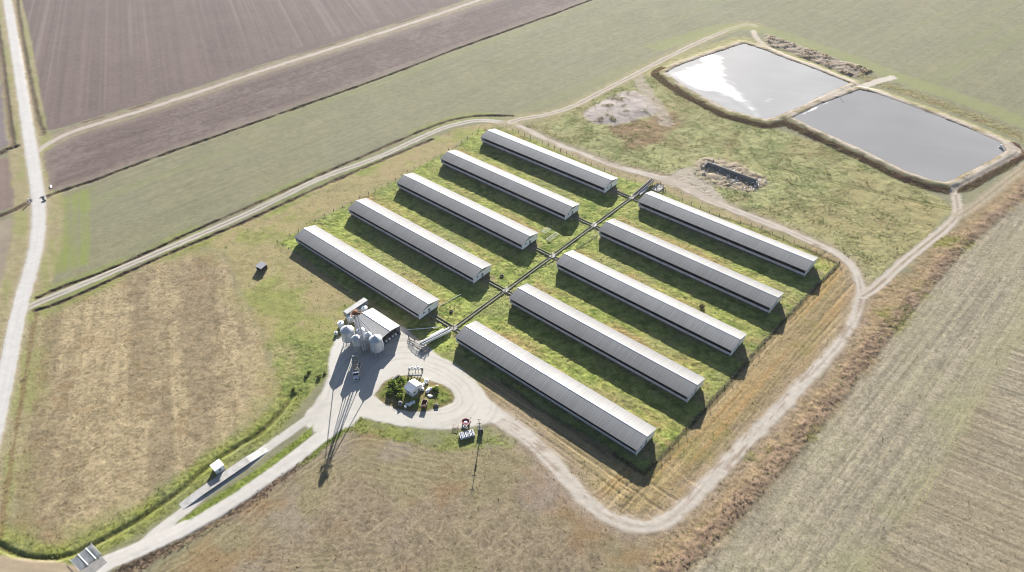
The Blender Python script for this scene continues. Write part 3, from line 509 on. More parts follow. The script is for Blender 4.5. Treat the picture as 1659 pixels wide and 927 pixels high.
# ------------------------------------------------------------------ plants that nobody could count
def leaf_mat():
    m, t, b = nmat('leaves'); N = t.nodes; Lk = t.links.new
    a = N.new('ShaderNodeAttribute'); a.attribute_name = 'Col'; Lk(a.outputs['Color'], b.inputs['Base Color']); b.inputs['Roughness'].default_value = .85; b.inputs['Specular IOR Level'].default_value = .15
    tr = N.new('ShaderNodeBsdfTranslucent'); Lk(a.outputs['Color'], tr.inputs['Color']); ms = N.new('ShaderNodeMixShader'); ms.inputs[0].default_value = .5
    Lk(b.outputs[0], ms.inputs[1]); Lk(tr.outputs[0], ms.inputs[2]); Lk(ms.outputs[0], N['Material Output'].inputs['Surface']); return m
LEAF = leaf_mat()
def clumps(name, wkey, count, size, hgt, nleaf, palette, label, cat, seed, grow=1.0, mask=None):
    rg = np.random.default_rng(seed); wgt = WT[wkey].astype(np.float64).clip(0, None)
    if mask is not None: wgt = wgt*mask
    cell = np.where(np.arange(len(x)) < len(g1[0]), .25, .81); wgt = wgt*cell; wgt /= wgt.sum()
    i = rg.choice(len(x), count, p=wgt); n = count
    c = P3[i]+np.stack([rg.uniform(-.25, .25, n), rg.uniform(-.25, .25, n), np.zeros(n)], 1)
    s = size*np.exp(rg.normal(0, .35, n)); h = hgt*np.exp(rg.normal(0, .35, n))*(.75+.5*(vn(c[:, 0]/7, c[:, 1]/7, 3)+.5)*grow)
    pal = np.array([S(*p) for p in palette]); pi = ((vn(c[:, 0]/11, c[:, 1]/11, 8)+.5)*1.3-.15+rg.normal(0, .22, n)).clip(0, .999)*len(pal)
    cc = pal[pi.astype(int)]*np.exp(rg.normal(0, .16, (n, 1)))
    a = rg.uniform(0, 2*np.pi, (n, nleaf)); r = np.sqrt(rg.uniform(0, 1, (n, nleaf)))*s[:, None]
    bx = c[:, 0, None]+np.cos(a)*r*.7; by = c[:, 1, None]+np.sin(a)*r*.7; bz = c[:, 2, None]+rg.uniform(-.05, .45, (n, nleaf))*h[:, None]
    lean = rg.uniform(.1, .9, (n, nleaf))*s[:, None]; la = a+rg.normal(0, .7, (n, nleaf))
    tx, ty = bx+np.cos(la)*lean, by+np.sin(la)*lean; tz = bz+h[:, None]*rg.uniform(.35, .8, (n, nleaf))
    wd = s[:, None]*rg.uniform(.22, .45, (n, nleaf)); pa = rg.uniform(0, 2*np.pi, (n, nleaf))
    V = np.empty((n, nleaf, 3, 3), np.float32); V[..., 0, :] = np.stack([bx-np.cos(pa)*wd, by-np.sin(pa)*wd, bz], -1); V[..., 1, :] = np.stack([bx+np.cos(pa)*wd, by+np.sin(pa)*wd, bz], -1); V[..., 2, :] = np.stack([tx, ty, tz], -1)
    lc = cc[:, None, :]*np.exp(rg.normal(0, .18, (n, nleaf, 1))); C3 = np.repeat(lc[:, :, None, :], 3, 2).reshape(-1, 3)
    stuff(np_mesh(name, V.reshape(-1, 3), np.arange(n*nleaf*3).reshape(-1, 3), LEAF, C3.clip(.003, .6), False, 3), label, cat)
clumps('grass_tufts', 'grass', 32000, .30, .17, 5, [(138, 160, 76), (160, 178, 90), (184, 190, 110), (202, 186, 132), (150, 170, 84)], 'rough grass tufts growing between and around the long barns', 'grass', 1)
clumps('dry_stalks', 'straw', 22000, .24, .16, 4, [(196, 176, 136), (170, 148, 112), (146, 126, 98), (206, 190, 152), (180, 150, 110)], 'dry straw stalks standing in the mown fields', 'straw', 6)
clumps('weeds', 'weed', 14000, .42, .26, 6, [(158, 170, 108), (184, 188, 130), (204, 196, 152), (168, 180, 118), (198, 178, 142)], 'rough green and brown weeds on the waste land before the lagoons', 'weeds', 2)
clumps('brush', 'brush', 8500, .40, .36, 6, [(152, 128, 102), (176, 152, 120), (140, 136, 92), (190, 166, 130), (146, 116, 100)], 'dark brown scrub covering the outer lagoon banks', 'brush', 3)
clumps('dry_reeds', 'reed', 9500, .34, .28, 6, [(168, 148, 126), (194, 174, 148), (154, 136, 118), (206, 190, 158)], 'dry reddish-brown reeds lining the ditches and field edges', 'reeds', 4)
clumps('green_weeds', 'green', 5000, .26, .15, 6, [(156, 172, 80), (178, 190, 92), (196, 202, 112), (142, 162, 74)], 'bright green weeds beside the drive, yard and roadside ditch', 'weeds', 5)
print('plants', round(time.time()-T0, 1), 's')
# ------------------------------------------------------------------ the air
hm = bpy.data.materials.new('haze_air'); hm.use_nodes = True; ht = hm.node_tree; ht.nodes.clear(); hout = ht.nodes.new('ShaderNodeOutputMaterial'); hv = ht.nodes.new('ShaderNodeVolumePrincipled')
hv.inputs['Color'].default_value = (.86, .90, 1.0, 1); hv.inputs['Density'].default_value = .00004; hv.inputs['Anisotropy'].default_value = .35; ht.links.new(hv.outputs[0], hout.inputs['Volume'])
hb_ = bpy.data.meshes.new('haze'); q = 6200.0; z0, z1 = -4.0, 212.0
hb_.from_pydata([(-q, -q, z0), (q, -q, z0), (q, q, z0), (-q, q, z0), (-q, -q, z1), (q, -q, z1), (q, q, z1), (-q, q, z1)], [], [(3, 2, 1, 0), (4, 5, 6, 7), (0, 1, 5, 4), (1, 2, 6, 5), (2, 3, 7, 6), (3, 0, 4, 7)]); hb_.materials.append(hm)
ho_ = bpy.data.objects.new('haze', hb_); COL.objects.link(ho_); stuff(ho_, 'thin pale haze in the air over the farmland', 'haze')
#OBJECTS#

# ------------------------------------------------------------------ modelling helpers
class MB:
    """collects simple shapes into ONE mesh"""
    def __init__(self): self.v = []; self.f = []; self.m = []; self.sm = []
    def add(self, V, Fs, mi=0, sm=False):
        o = len(self.v); self.v += [tuple(p) for p in V]; self.f += [tuple(o+i for i in q) for q in Fs]; self.m += [mi]*len(Fs); self.sm += [sm]*len(Fs); return self
    def hexa(self, b, t, mi=0):
        return self.add(list(b)+list(t), [(3, 2, 1, 0), (4, 5, 6, 7), (0, 1, 5, 4), (1, 2, 6, 5), (2, 3, 7, 6), (3, 0, 4, 7)], mi)
    def box(self, x0, x1, y0, y1, z0, z1, mi=0):
        return self.hexa([(x0, y0, z0), (x1, y0, z0), (x1, y1, z0), (x0, y1, z0)], [(x0, y0, z1), (x1, y0, z1), (x1, y1, z1), (x0, y1, z1)], mi)
    def bar(self, p, q, w_, h_=None, mi=0):
        p, q = Vector(p), Vector(q); h_ = h_ or w_; d = (q-p).normalized(); up = Vector((0, 0, 1)) if abs(d.z) < .95 else Vector((0, 1, 0))
        r = d.cross(up).normalized()*w_/2; u = r.cross(d).normalized()*h_/2
        return self.hexa([p-r-u, p+r-u, p+r+u, p-r+u], [q-r-u, q+r-u, q+r+u, q-r+u], mi)
    def tube(self, p, q, r0, n=10, r1=None, mi=0, cap=True):
        p, q = Vector(p), Vector(q); r1 = r0 if r1 is None else r1; d = (q-p).normalized(); up = Vector((0, 0, 1)) if abs(d.z) < .95 else Vector((0, 1, 0))
        a = d.cross(up).normalized(); b = a.cross(d)
        ring = lambda c, r: [c+(a*math.cos(2*math.pi*i/n)+b*math.sin(2*math.pi*i/n))*r for i in range(n)]
        V = ring(p, r0)+ring(q, r1); self.add(V, [(i, (i+1) % n, n+(i+1) % n, n+i) for i in range(n)], mi, True)
        if cap: self.add(V[:n], [tuple(range(n))], mi); self.add(V[n:], [tuple(range(n))[::-1]], mi)
        return self
    def lathe(self, prof, n=16, c=(0, 0, 0), mi=0, jit=0.0):
        V = []
        for r, z in prof:
            for i in range(n):
                a = 2*math.pi*i/n; k = 1+random.uniform(-jit, jit); V.append((c[0]+r*k*math.cos(a), c[1]+r*k*math.sin(a), c[2]+z))
        self.add(V, [(j*n+i, j*n+(i+1) % n, (j+1)*n+(i+1) % n, (j+1)*n+i) for j in range(len(prof)-1) for i in range(n)], mi, True)
        if prof[0][0] > .01: self.add(V[:n], [tuple(range(n))[::-1]], mi)
        if prof[-1][0] > .01: self.add(V[-n:], [tuple(range(n))], mi)
        return self
    def prism(self, poly, y0, y1, mi=0):
        """polygon in xz extruded along y"""
        n = len(poly); V = [(px, y0, pz) for px, pz in poly]+[(px, y1, pz) for px, pz in poly]
        return self.add(V, [tuple(range(n)), tuple(range(2*n-1, n-1, -1))]+[(i, n+i, n+(i+1) % n, (i+1) % n) for i in range(n)], mi)
    def prismx(self, poly, x0, x1, mi=0):
        """polygon in yz extruded along x"""
        n = len(poly); V = [(x0, py, pz) for py, pz in poly]+[(x1, py, pz) for py, pz in poly]
        return self.add(V, [tuple(range(n)), tuple(range(2*n-1, n-1, -1))]+[(i, n+i, n+(i+1) % n, (i+1) % n) for i in range(n)], mi)
    def blob(self, c, r, n=8, m=5, jit=.2, mi=0):
        V = []
        for j in range(m+1):
            ph = math.pi*j/m
            for i in range(n):
                a = 2*math.pi*i/n; k = 1+random.uniform(-jit, jit); V.append((c[0]+r[0]*k*math.sin(ph)*math.cos(a), c[1]+r[1]*k*math.sin(ph)*math.sin(a), c[2]+r[2]*k*math.cos(ph)))
        return self.add(V, [(j*n+i, (j+1)*n+i, (j+1)*n+(i+1) % n, j*n+(i+1) % n) for j in range(m) for i in range(n)], mi, True)
    def build(self, name, ms, parent=None, bev=0.0):
        me = bpy.data.meshes.new(name); me.from_pydata(self.v, [], self.f); ms = ms if isinstance(ms, (list, tuple)) else [ms]
        for q in ms: me.materials.append(q)
        me.polygons.foreach_set('material_index', self.m); me.polygons.foreach_set('use_smooth', self.sm); me.validate()
        b = bmesh.new(); b.from_mesh(me); bmesh.ops.recalc_face_normals(b, faces=b.faces); b.to_mesh(me); b.free(); me.update()
        o = bpy.data.objects.new(name, me); COL.objects.link(o)
        if parent is not None: o.parent = parent
        if bev: bm = o.modifiers.new('bevel', 'BEVEL'); bm.width = bev; bm.segments = 2; bm.limit_method = 'ANGLE'
        return o
def thing(name, label, cat, loc, rz=0.0, group=None):
    o = bpy.data.objects.new(name, None); COL.objects.link(o); o.location = loc; o.rotation_euler = (0, 0, rz); o['label'] = label; o['category'] = cat; o.empty_display_size = .5
    if group: o['group'] = group
    return o
def tag(o, label, cat, group=None):
    o['label'] = label; o['category'] = cat
    if group: o['group'] = group
    return o
def dup(root, loc, label, rz=None):
    kids = {}
    for o in bpy.data.objects: kids.setdefault(o.parent, []).append(o)
    r = root.copy(); COL.objects.link(r); r.location = loc; r['label'] = label
    if rz is not None: r.rotation_euler = (0, 0, rz)
    for ch in kids.get(root, []):
        c = ch.copy(); COL.objects.link(c); c.parent = r
        for g in kids.get(ch, []):
            d = g.copy(); COL.objects.link(d); d.parent = c
    return r
def ground_z(px, py):
    c, h, _, _ = land(np.array([px], float), np.array([py], float), False); return float(h[0])

# materials
M_white = mat('white_sheet_metal', (.88, .89, .91), .45, 0, 1.2, .05, (.55, .54, .50), .8, .35)
M_gtri = mat('weathered_sheet', (.30, .32, .33), .6, .2, 2, .15, (.2, .19, .18), .9, .4)
M_curt = mat('grey_side_curtain', (.50, .49, .54), .7, 0, 1.5, .12, (.22, .21, .22), .5, .5)
M_dark = mat('interior_shade', (.018, .017, .018), .9, 0)  # near-black colour paints the shade inside the barns
M_base = mat('dark_concrete_base', (.10, .10, .10), .9, 0, 1.5, .3, (.05, .05, .05), .6, .6)
M_conc = mat('pale_concrete', (.52, .505, .475), .9, 0, 1.5, .14, (.25, .235, .21), .5, .5, bump=.2)
M_conc2 = mat('grey_concrete', (.26, .25, .235), .92, 0, 1.2, .2, (.14, .13, .115), .6, .6, bump=.2)
M_wood = mat('grey_weathered_wood', (.17, .145, .12), .9, 0, 3, .25)
M_darkwood = mat('dark_creosoted_wood', (.06, .048, .04), .9, 0, 3, .3)
M_wire = mat('galvanised_wire', (.16, .155, .15), .7, .3)
M_galv = mat('galvanised_steel', (.60, .62, .66), .42, .25, 1.6, .10, (.36, .36, .36), .7, .4)
M_galvd = mat('dull_galvanised_steel', (.36, .37, .38), .5, .5, 1.6, .14, (.27, .24, .22), .7, .4)
M_rust = mat('rusty_steel', (.26, .12, .065), .85, .1, 2.2, .3, (.40, .26, .17), 1.1, .6)
M_red = mat('faded_red_paint', (.30, .06, .075), .55, 0, 2, .2, (.26, .16, .14), 1.2, .5)
M_tyre = mat('black_rubber', (.022, .022, .022), .85)
M_glass = mat('dark_glass', (.02, .025, .03), .12, 0, spec=.6)
M_paint = mat('white_vehicle_paint', (.74, .73, .74), .35, 0, 1.4, .05, (.5, .47, .42), .8, .3)
M_plas = mat('white_plastic', (.80, .81, .82), .5, 0, 1.2, .05, (.6, .6, .58), 1.0, .3)
M_steel = mat('dark_steel', (.07, .07, .075), .6, .3, 2, .2)
M_feed = mat('ground_feed', (.46, .37, .24), .95, 0, 4, .2)
M_roofsh = mat('grey_container_roof', (.38, .38, .38), .55, .2, 1.4, .12, (.24, .22, .20), .6, .5)
def roof_mat():
    """galvanised roofing: sheets laid side by side, each weathered a little differently, streaked down the slope"""
    m, t, b = nmat('galvanised_roofing'); N = t.nodes; Lk = t.links.new
    tc = N.new('ShaderNodeTexCoord'); oi = N.new('ShaderNodeObjectInfo'); sp = N.new('ShaderNodeSeparateXYZ'); Lk(tc.outputs['Object'], sp.inputs[0])
    mu = N.new('ShaderNodeMath'); mu.operation = 'MULTIPLY'; mu.inputs[1].default_value = 100; Lk(oi.outputs['Random'], mu.inputs[0])
    dv = N.new('ShaderNodeMath'); dv.operation = 'MULTIPLY_ADD'; dv.inputs[1].default_value = 1/1.2; Lk(sp.outputs['X'], dv.inputs[0]); Lk(mu.outputs[0], dv.inputs[2])
    fl = N.new('ShaderNodeMath'); fl.operation = 'FLOOR'; Lk(dv.outputs[0], fl.inputs[0])
    sg = N.new('ShaderNodeMath'); sg.operation = 'SIGN'; s2 = N.new('ShaderNodeMath'); s2.operation = 'SUBTRACT'; s2.inputs[1].default_value = 6.0; Lk(sp.outputs['Y'], s2.inputs[0]); Lk(s2.outputs[0], sg.inputs[0])
    cb = N.new('ShaderNodeCombineXYZ'); Lk(fl.outputs[0], cb.inputs[0]); Lk(sg.outputs[0], cb.inputs[1])
    wn = N.new('ShaderNodeTexWhiteNoise'); wn.noise_dimensions = '2D'; Lk(cb.outputs[0], wn.inputs['Vector'])
    r1 = N.new('ShaderNodeMapRange'); r1.inputs[3].default_value = .955; r1.inputs[4].default_value = 1.045; Lk(wn.outputs['Value'], r1.inputs[0])
    mp = N.new('ShaderNodeMapping'); mp.inputs['Scale'].default_value = (1.4, .16, .2); Lk(tc.outputs['Object'], mp.inputs[0])
    av = N.new('ShaderNodeVectorMath'); av.operation = 'ADD'; Lk(mp.outputs[0], av.inputs[0]); c2 = N.new('ShaderNodeCombineXYZ'); Lk(mu.outputs[0], c2.inputs[1]); Lk(c2.outputs[0], av.inputs[1])
    n = N.new('ShaderNodeTexNoise'); n.inputs['Scale'].default_value = 1.0; n.inputs['Detail'].default_value = 5; Lk(av.outputs[0], n.inputs['Vector'])
    r2 = N.new('ShaderNodeMapRange'); r2.inputs[1].default_value = .3; r2.inputs[2].default_value = .7; r2.inputs[3].default_value = .93; r2.inputs[4].default_value = 1.06; Lk(n.outputs['Fac'], r2.inputs[0])
    n3 = N.new('ShaderNodeTexNoise'); n3.inputs['Scale'].default_value = .07; n3.inputs['Detail'].default_value = 3; Lk(tc.outputs['Object'], n3.inputs['Vector'])
    r3 = N.new('ShaderNodeMapRange'); r3.inputs[1].default_value = .3; r3.inputs[2].default_value = .7; r3.inputs[3].default_value = .85; r3.inputs[4].default_value = 1.12; Lk(n3.outputs['Fac'], r3.inputs[0])
    p1 = N.new('ShaderNodeMath'); p1.operation = 'MULTIPLY'; Lk(r1.outputs[0], p1.inputs[0]); Lk(r2.outputs[0], p1.inputs[1])
    p2 = N.new('ShaderNodeMath'); p2.operation = 'MULTIPLY'; Lk(p1.outputs[0], p2.inputs[0]); Lk(r3.outputs[0], p2.inputs[1])
    # grime gathers down the slope, and in the lap of every sheet
    ab = N.new('ShaderNodeMath'); ab.operation = 'ABSOLUTE'; Lk(s2.outputs[0], ab.inputs[0]); nz = N.new('ShaderNodeMath'); nz.operation = 'MULTIPLY_ADD'; nz.inputs[1].default_value = 5.0; Lk(n3.outputs['Fac'], nz.inputs[0]); Lk(ab.outputs[0], nz.inputs[2])
    rg_ = N.new('ShaderNodeMapRange'); rg_.inputs[1].default_value = 2.0; rg_.inputs[2].default_value = 9.0; rg_.inputs[3].default_value = 1.24; rg_.inputs[4].default_value = .74; Lk(nz.outputs[0], rg_.inputs[0])
    fr = N.new('ShaderNodeMath'); fr.operation = 'FRACT'; Lk(dv.outputs[0], fr.inputs[0]); rl_ = N.new('ShaderNodeMapRange'); rl_.inputs[1].default_value = .02; rl_.inputs[2].default_value = .22; rl_.inputs[3].default_value = .80; rl_.inputs[4].default_value = 1.0; Lk(fr.outputs[0], rl_.inputs[0])
    p3 = N.new('ShaderNodeMath'); p3.operation = 'MULTIPLY'; Lk(rg_.outputs[0], p3.inputs[0]); Lk(rl_.outputs[0], p3.inputs[1]); p4 = N.new('ShaderNodeMath'); p4.operation = 'MULTIPLY'; Lk(p2.outputs[0], p4.inputs[0]); Lk(p3.outputs[0], p4.inputs[1]); ob = N.new('ShaderNodeMapRange'); ob.inputs[3].default_value = .90; ob.inputs[4].default_value = 1.08; Lk(oi.outputs['Random'], ob.inputs[0]); p5 = N.new('ShaderNodeMath'); p5.operation = 'MULTIPLY'; Lk(p4.outputs[0], p5.inputs[0]); Lk(ob.outputs[0], p5.inputs[1]); p2 = p5
    mx = N.new('ShaderNodeMix'); mx.data_type = 'RGBA'; mx.blend_type = 'MULTIPLY'; mx.inputs[0].default_value = 1; mx.inputs[6].default_value = (.350, .342, .326, 1); Lk(p2.outputs[0], mx.inputs[7])
    Lk(mx.outputs[2], b.inputs['Base Color']); b.inputs['Roughness'].default_value = .75; b.inputs['Specular IOR Level'].default_value = .12
    return m
M_roof = roof_mat()
M_moss = mat('mossy_floor', (.15, .155, .085), .95, 0, 1.2, .3, (.24, .22, .17), .6, .7)
M_alley = mat('lichened_concrete', (.30, .29, .25), .92, 0, 1.0, .2, (.14, .14, .095), .8, .6)

# ------------------------------------------------------------------ the ten barns
HE, HR, BL, BW = 4.0, 5.64, 84.75, 12.0
def roof_mesh(L, W, he, hr, step=1.2, th=.07, lap=.012):
    """two slopes of lapped sheets with a ridge in the middle (local y 0..W)"""
    b = MB(); n = int(round(L/step)); xs = [L*i/n for i in range(n+1)]
    for side in (0, 1):
        ye, yr = (0, W/2) if side == 0 else (W, W/2)
        for i in range(n):
            x0, x1 = xs[i], xs[i+1]+ (0.08 if i < n-1 else 0); z0, z1 = lap*(1), 0.0      # each sheet tilts a little over the next
            b.hexa([(x0, ye, he-th), (x1, ye, he-th), (x1, yr, hr-th), (x0, yr, hr-th)], [(x0, ye, he+z1), (x1, ye, he+z0), (x1, yr, hr+z0), (x0, yr, hr+z1)])
    return b
def make_barn(label, loc):
    t = thing('livestock_barn', label, 'barn', loc, 0, 'long livestock barns in the fenced compound')
    roof = roof_mesh(BL, BW, HE, HR).build('roof', M_roof, t)
    MB().prismx([(BW/2-.22, HR-.02), (BW/2, HR+.06), (BW/2+.22, HR-.02), (BW/2, HR+.05)], -.02, BL+.02).build('ridge_cap', M_galv, roof)
    # raised on a dark base
    MB().box(.7, BL-.7, .95, BW-.95, -.5, .95).build('base', M_base, t)
    MB().box(.45, BL-.45, .45, .57, .95, 2.15).build('side_wall', M_curt, t)
    MB().box(.45, BL-.45, BW-.72, BW-.6, .95, 3.9).build('side_wall', M_curt, t)
    MB().box(.6, BL-.6, .7, BW-.8, .95, 1.1).build('slatted_floor', M_dark, t)  # floor coloured near-black to hold the interior shade
    MB().box(.6, BL-.6, 3.2, 3.3, 1.1, 4.7).build('inner_shade_panel', M_dark, t)  # near-black sheet added so the open side gap looks deep in shade
    for i in range(15):
        xp = 1.0+i*(BL-2.0)/14; MB().box(xp-.06, xp+.06, .62, .74, 1.1, 3.98).build('post', M_wood, t)
    for xg, sx in ((.42, -1), (BL-.42, 1)):
        xa, xb = (xg-.06, xg+.06)
        g = MB().box(xa, xb, .42, BW-.5, .85, HE-.06).build('gable_wall', M_white, t)
        MB().prismx([(.5, HE-.06), (BW-.5, HE-.06), (BW/2, HR-.16)], xa+.02, xb-.02).build('gable_panel', M_gtri, t)
        xo = xb if sx > 0 else xa-.05
        d = MB().box(xo, xo+.05, BW/2-.55, BW/2+.55, .95, 3.1).build('door', M_gtri, t)
        MB().box(xo+.05 if sx > 0 else xo-.04, xo+.09 if sx > 0 else xo, BW/2+.35, BW/2+.43, 2.3, 2.45).build('handle', M_steel, d)
        wv = MB().box(xo, xo+.05, 2.6, 3.5, 2.5, 3.1).build('vent', M_steel, t)
        MB().box(xo+.05 if sx > 0 else xo-.02, xo+.07 if sx > 0 else xo, 2.52, 3.58, 3.1, 3.18).build('vent_hood', M_white, wv)
        MB().box(xo+.0, xo+.09, .26, .416, .85, HE-.1).build('corner_trim', M_white, t)
    return t
BARNS = [(-222.56, -39.0, 'long grey-roofed barn right behind the feed mill shed, nearest the dry field'),
         (-221.01, -8.43, 'long grey-roofed barn second from the mill shed, left of the walkway'),
         (-219.90, 22.40, 'long barn in the middle of the left row, its end beside the slatted racks'),
         (-218.91, 52.94, 'long barn in the left row, second from the top lane corner'),
         (-217.72, 83.47, 'long barn at the top of the left row, beside the lane with the fence'),
         (-117.46, -38.82, 'nearest long barn, its black shadow over the fence beside the yard'),
         (-116.21, -8.31, 'long barn directly behind the nearest one, right of the walkway'),
         (-115.35, 21.96, 'long barn in the middle of the right row, facing the brown strip of grass'),
         (-114.96, 53.03, 'long barn in the right row, second from the rubble heap'),
         (-113.80, 83.85, 'long barn at the top of the right row, closest to the concrete wall and rubble')]
b0 = make_barn(BARNS[0][2], (BARNS[0][0], BARNS[0][1], 0))
for bx_, by_, lb in BARNS[1:]: dup(b0, (bx_, by_, 0), lb)

# ------------------------------------------------------------------ walkway between the two rows
AX = lambda yy: -124.15+(yy+33.2)*(3.2/124.2)
rows = [b[1]+6 for b in BARNS[:5]]
def alley(name, label, p, q, wd=1.2, hw=.42, ends=1.2):
    p, q = Vector((*p, 0)), Vector((*q, 0)); d = q-p; L = d.length; t = thing(name, label, 'walkway', p, math.atan2(d.y, d.x), 'walled concrete stock walkways')
    MB().box(ends, L-ends, -wd/2, wd/2, -.1, .12).build('floor', M_moss, t)
    for s in (-1, 1):
        b = MB(); n = max(1, int(L/6)); l0 = ends
        for i in range(n):
            l1 = ends+(L-2*ends)*(i+1)/n; b.box(l0, l1-.05, s*wd/2-.05+s*.06, s*wd/2+.05+s*.06, -.1, hw+random.uniform(-.05, .05)); l0 = l1
        b.build('wall', M_alley, t)
    return t
names_seg = ['walled walkway from the mill-end junction to the second barns', 'walled walkway between the second and third pair of barns', 'walled walkway passing the pale slatted racks', 'walled walkway running up to the topmost junction']
for i in range(4): alley('stock_walkway', names_seg[i], (AX(rows[i]), rows[i]), (AX(rows[i+1]), rows[i+1]), ends=1.3)
ln = ['walled spur to the barn behind the mill shed', 'walled spur to the left barn second from the mill', 'walled spur to the barn beside the slatted racks', 'walled spur to the left barn second from the top', 'walled spur to the topmost left barn']
rn = ['short walled spur to the nearest barn', 'short walled spur to the barn behind the nearest one', 'short walled spur to the middle barn of the right row', 'short walled spur to the right barn second from the top', 'short walled spur to the topmost right barn']
for i in range(5):
    alley('stock_walkway', ln[i], (BARNS[i][0]+BL-.5, rows[i]), (AX(rows[i]), rows[i]), 1.3, ends=.9)
    alley('stock_walkway', rn[i], (AX(rows[i]), rows[i]), (BARNS[5+i][0]+.4, rows[i]), 1.3, ends=1.3)
jn = ['pale concrete junction pad at the foot of the mill ramp', 'pale concrete junction pad between the second pair of barns', 'pale concrete junction pad between the middle pair of barns', 'pale concrete junction pad between the fourth pair of barns', 'pale concrete junction pad at the foot of the far loading ramp']
for i in range(5):
    t = thing('junction_pad', jn[i], 'concrete pad', (AX(rows[i]), rows[i], 0), 0, 'walkway junction pads')
    MB().box(-1.15, 1.15, -1.15, 1.15, -.1, .32).build('slab', M_alley, t)
    for px, py in ((-1.05, -1.05), (1.05, -1.05), (-1.05, 1.05), (1.05, 1.05)): MB().box(px-.06, px+.06, py-.06, py+.06, .32, 1.3).build('gate_post', M_wood, t)
    for a, q in (((-1.05, 1.05, .85), (.95, 1.2, .85)), ((1.05, -.95, .85), (1.2, .95, .85))):
        g = MB()
        for z in (-.4, 0, .4): g.bar((a[0], a[1], a[2]+z), (q[0], q[1], q[2]+z), .05)
        g.build('gate', M_galvd, t)
def ramp(label, p, q, z1, mat_rail):
    p, q = Vector((*p, 0)), Vector((*q, 0)); d = q-p; L = d.length; t = thing('loading_ramp', label, 'loading ramp', p, math.atan2(d.y, d.x), 'stock loading ramps')
    MB().hexa([(0, -.7, .1), (L, -.7, z1-.2), (L, .7, z1-.2), (0, .7, .1)], [(0, -.7, .35), (L, -.7, z1), (L, .7, z1), (0, .7, .35)]).build('ramp_floor', M_base, t)
    for s in (-1, 1):
        MB().hexa([(0, s*.78-.06, .1), (L, s*.78-.06, z1-.2), (L, s*.78+.06, z1-.2), (0, s*.78+.06, .1)], [(0, s*.78-.06, 1.3), (L, s*.78-.06, z1+1.0), (L, s*.78+.06, z1+1.0), (0, s*.78+.06, 1.3)]).build('side_panel', mat_rail, t)
    for k in range(1, 5):
        for s in (-.6, .6): MB().box(L*k/4.3-.08, L*k/4.3+.08, s-.08, s+.08, -.2, .2+z1*k/4.6).build('support', M_wood, t)
    MB().hexa([(L*.15, -2.2, .2), (L*.6, -2.2, .2), (L*.6, -.95, .2), (L*.15, -.95, .2)], [(L*.15, -2.2, .9), (L*.6, -2.2, 1.1), (L*.6, -.95, 1.5), (L*.15, -.95, 1.2)]).build('catch_platform', M_galvd, t)
    return t
ramp('pale railed loading ramp beside the yard below the walkway', (AX(rows[0])-.4, rows[0]-1.6), (-126.9, -48.6), 1.3, M_white)
ramp('grey loading ramp at the top of the walkway beside the lane', (AX(rows[4])+.3, rows[4]+1.6), (-120.6, 108.2), 1.3, M_conc)

# ------------------------------------------------------------------ wire fences
def fence(label, poly, step=5.0, h=1.75, wires=(.35, .75, 1.15, 1.5), shab=.08, name='wire_fence', tall=0):
    poly = [Vector((*p, 0)) for p in poly]; o = poly[0]; t = thing(name, label, 'fence', o, 0, 'wire fences round the barn compound'); P = []
    for a, b in zip(poly[:-1], poly[1:]):
        n = max(1, int(round((b-a).length/step))); P += [a+(b-a)*i/n for i in range(n)]
    P.append(poly[-1]); W = MB()
    for i, p in enumerate(P):
        ti = Vector((random.uniform(-shab, shab), random.uniform(-shab, shab), 0)); hh = h*random.uniform(.93, 1.08)+(tall if i % 4 == 0 else 0); z0 = ground_z(p.x, p.y)
        MB().tube(p-o+Vector((0, 0, z0-.3)), p-o+ti+Vector((0, 0, z0+hh)), .10, 6).build('post', M_wood if random.random() < .25 else M_darkwood, t)
    for a, b in zip(P[:-1], P[1:]):
        for z in wires: W.bar(a-o+Vector((0, 0, z)), b-o+Vector((0, 0, z)), .016)
    W.build('wire', M_wire, t); return t
g2d = lambda q: at(*q)[:2]
fence('wire fence along the right end of the barns above the tan shoulder', [g2d(q) for q in ((1043, 768), (1071, 741), (1149, 655), (1218, 578), (1257, 533), (1315, 472), (1359, 428))], 5.2, 1.9)
fence('wire fence in the black shadow of the nearest barn', [g2d(q) for q in ((1043, 768), (1022, 754), (960, 710), (921, 689), (864, 655), (830, 628), (779, 597), (742, 575))], 5.6, 1.7)
fence('leaning post fence between the left barns and the rutted lane', [g2d(q) for q in ((449.7, 393), (470, 383), (511, 357), (555, 336), (597, 315), (641, 292), (681, 269), (714.6, 250.7), (739, 238), (775, 213))], 4.6, 1.6, shab=.15)
fence('post fence beside the lane along the topmost left barn', [g2d(q) for q in ((775, 213), (820, 208), (870, 228), (918, 250), (1001, 286), (1030, 297), (1046, 299))], 4.4, 1.9)
fence('post fence beside the lane along the topmost right barn', [g2d(q) for q in ((1078, 311), (1149, 346), (1234, 372), (1304, 403), (1359, 428))], 5.4, 1.9)
fence('short fence below the barn behind the mill shed', [g2d(q) for q in ((449.7, 393), (468, 404), (492, 420), (530, 447), (575, 480))], 5.0, 1.6, shab=.15)
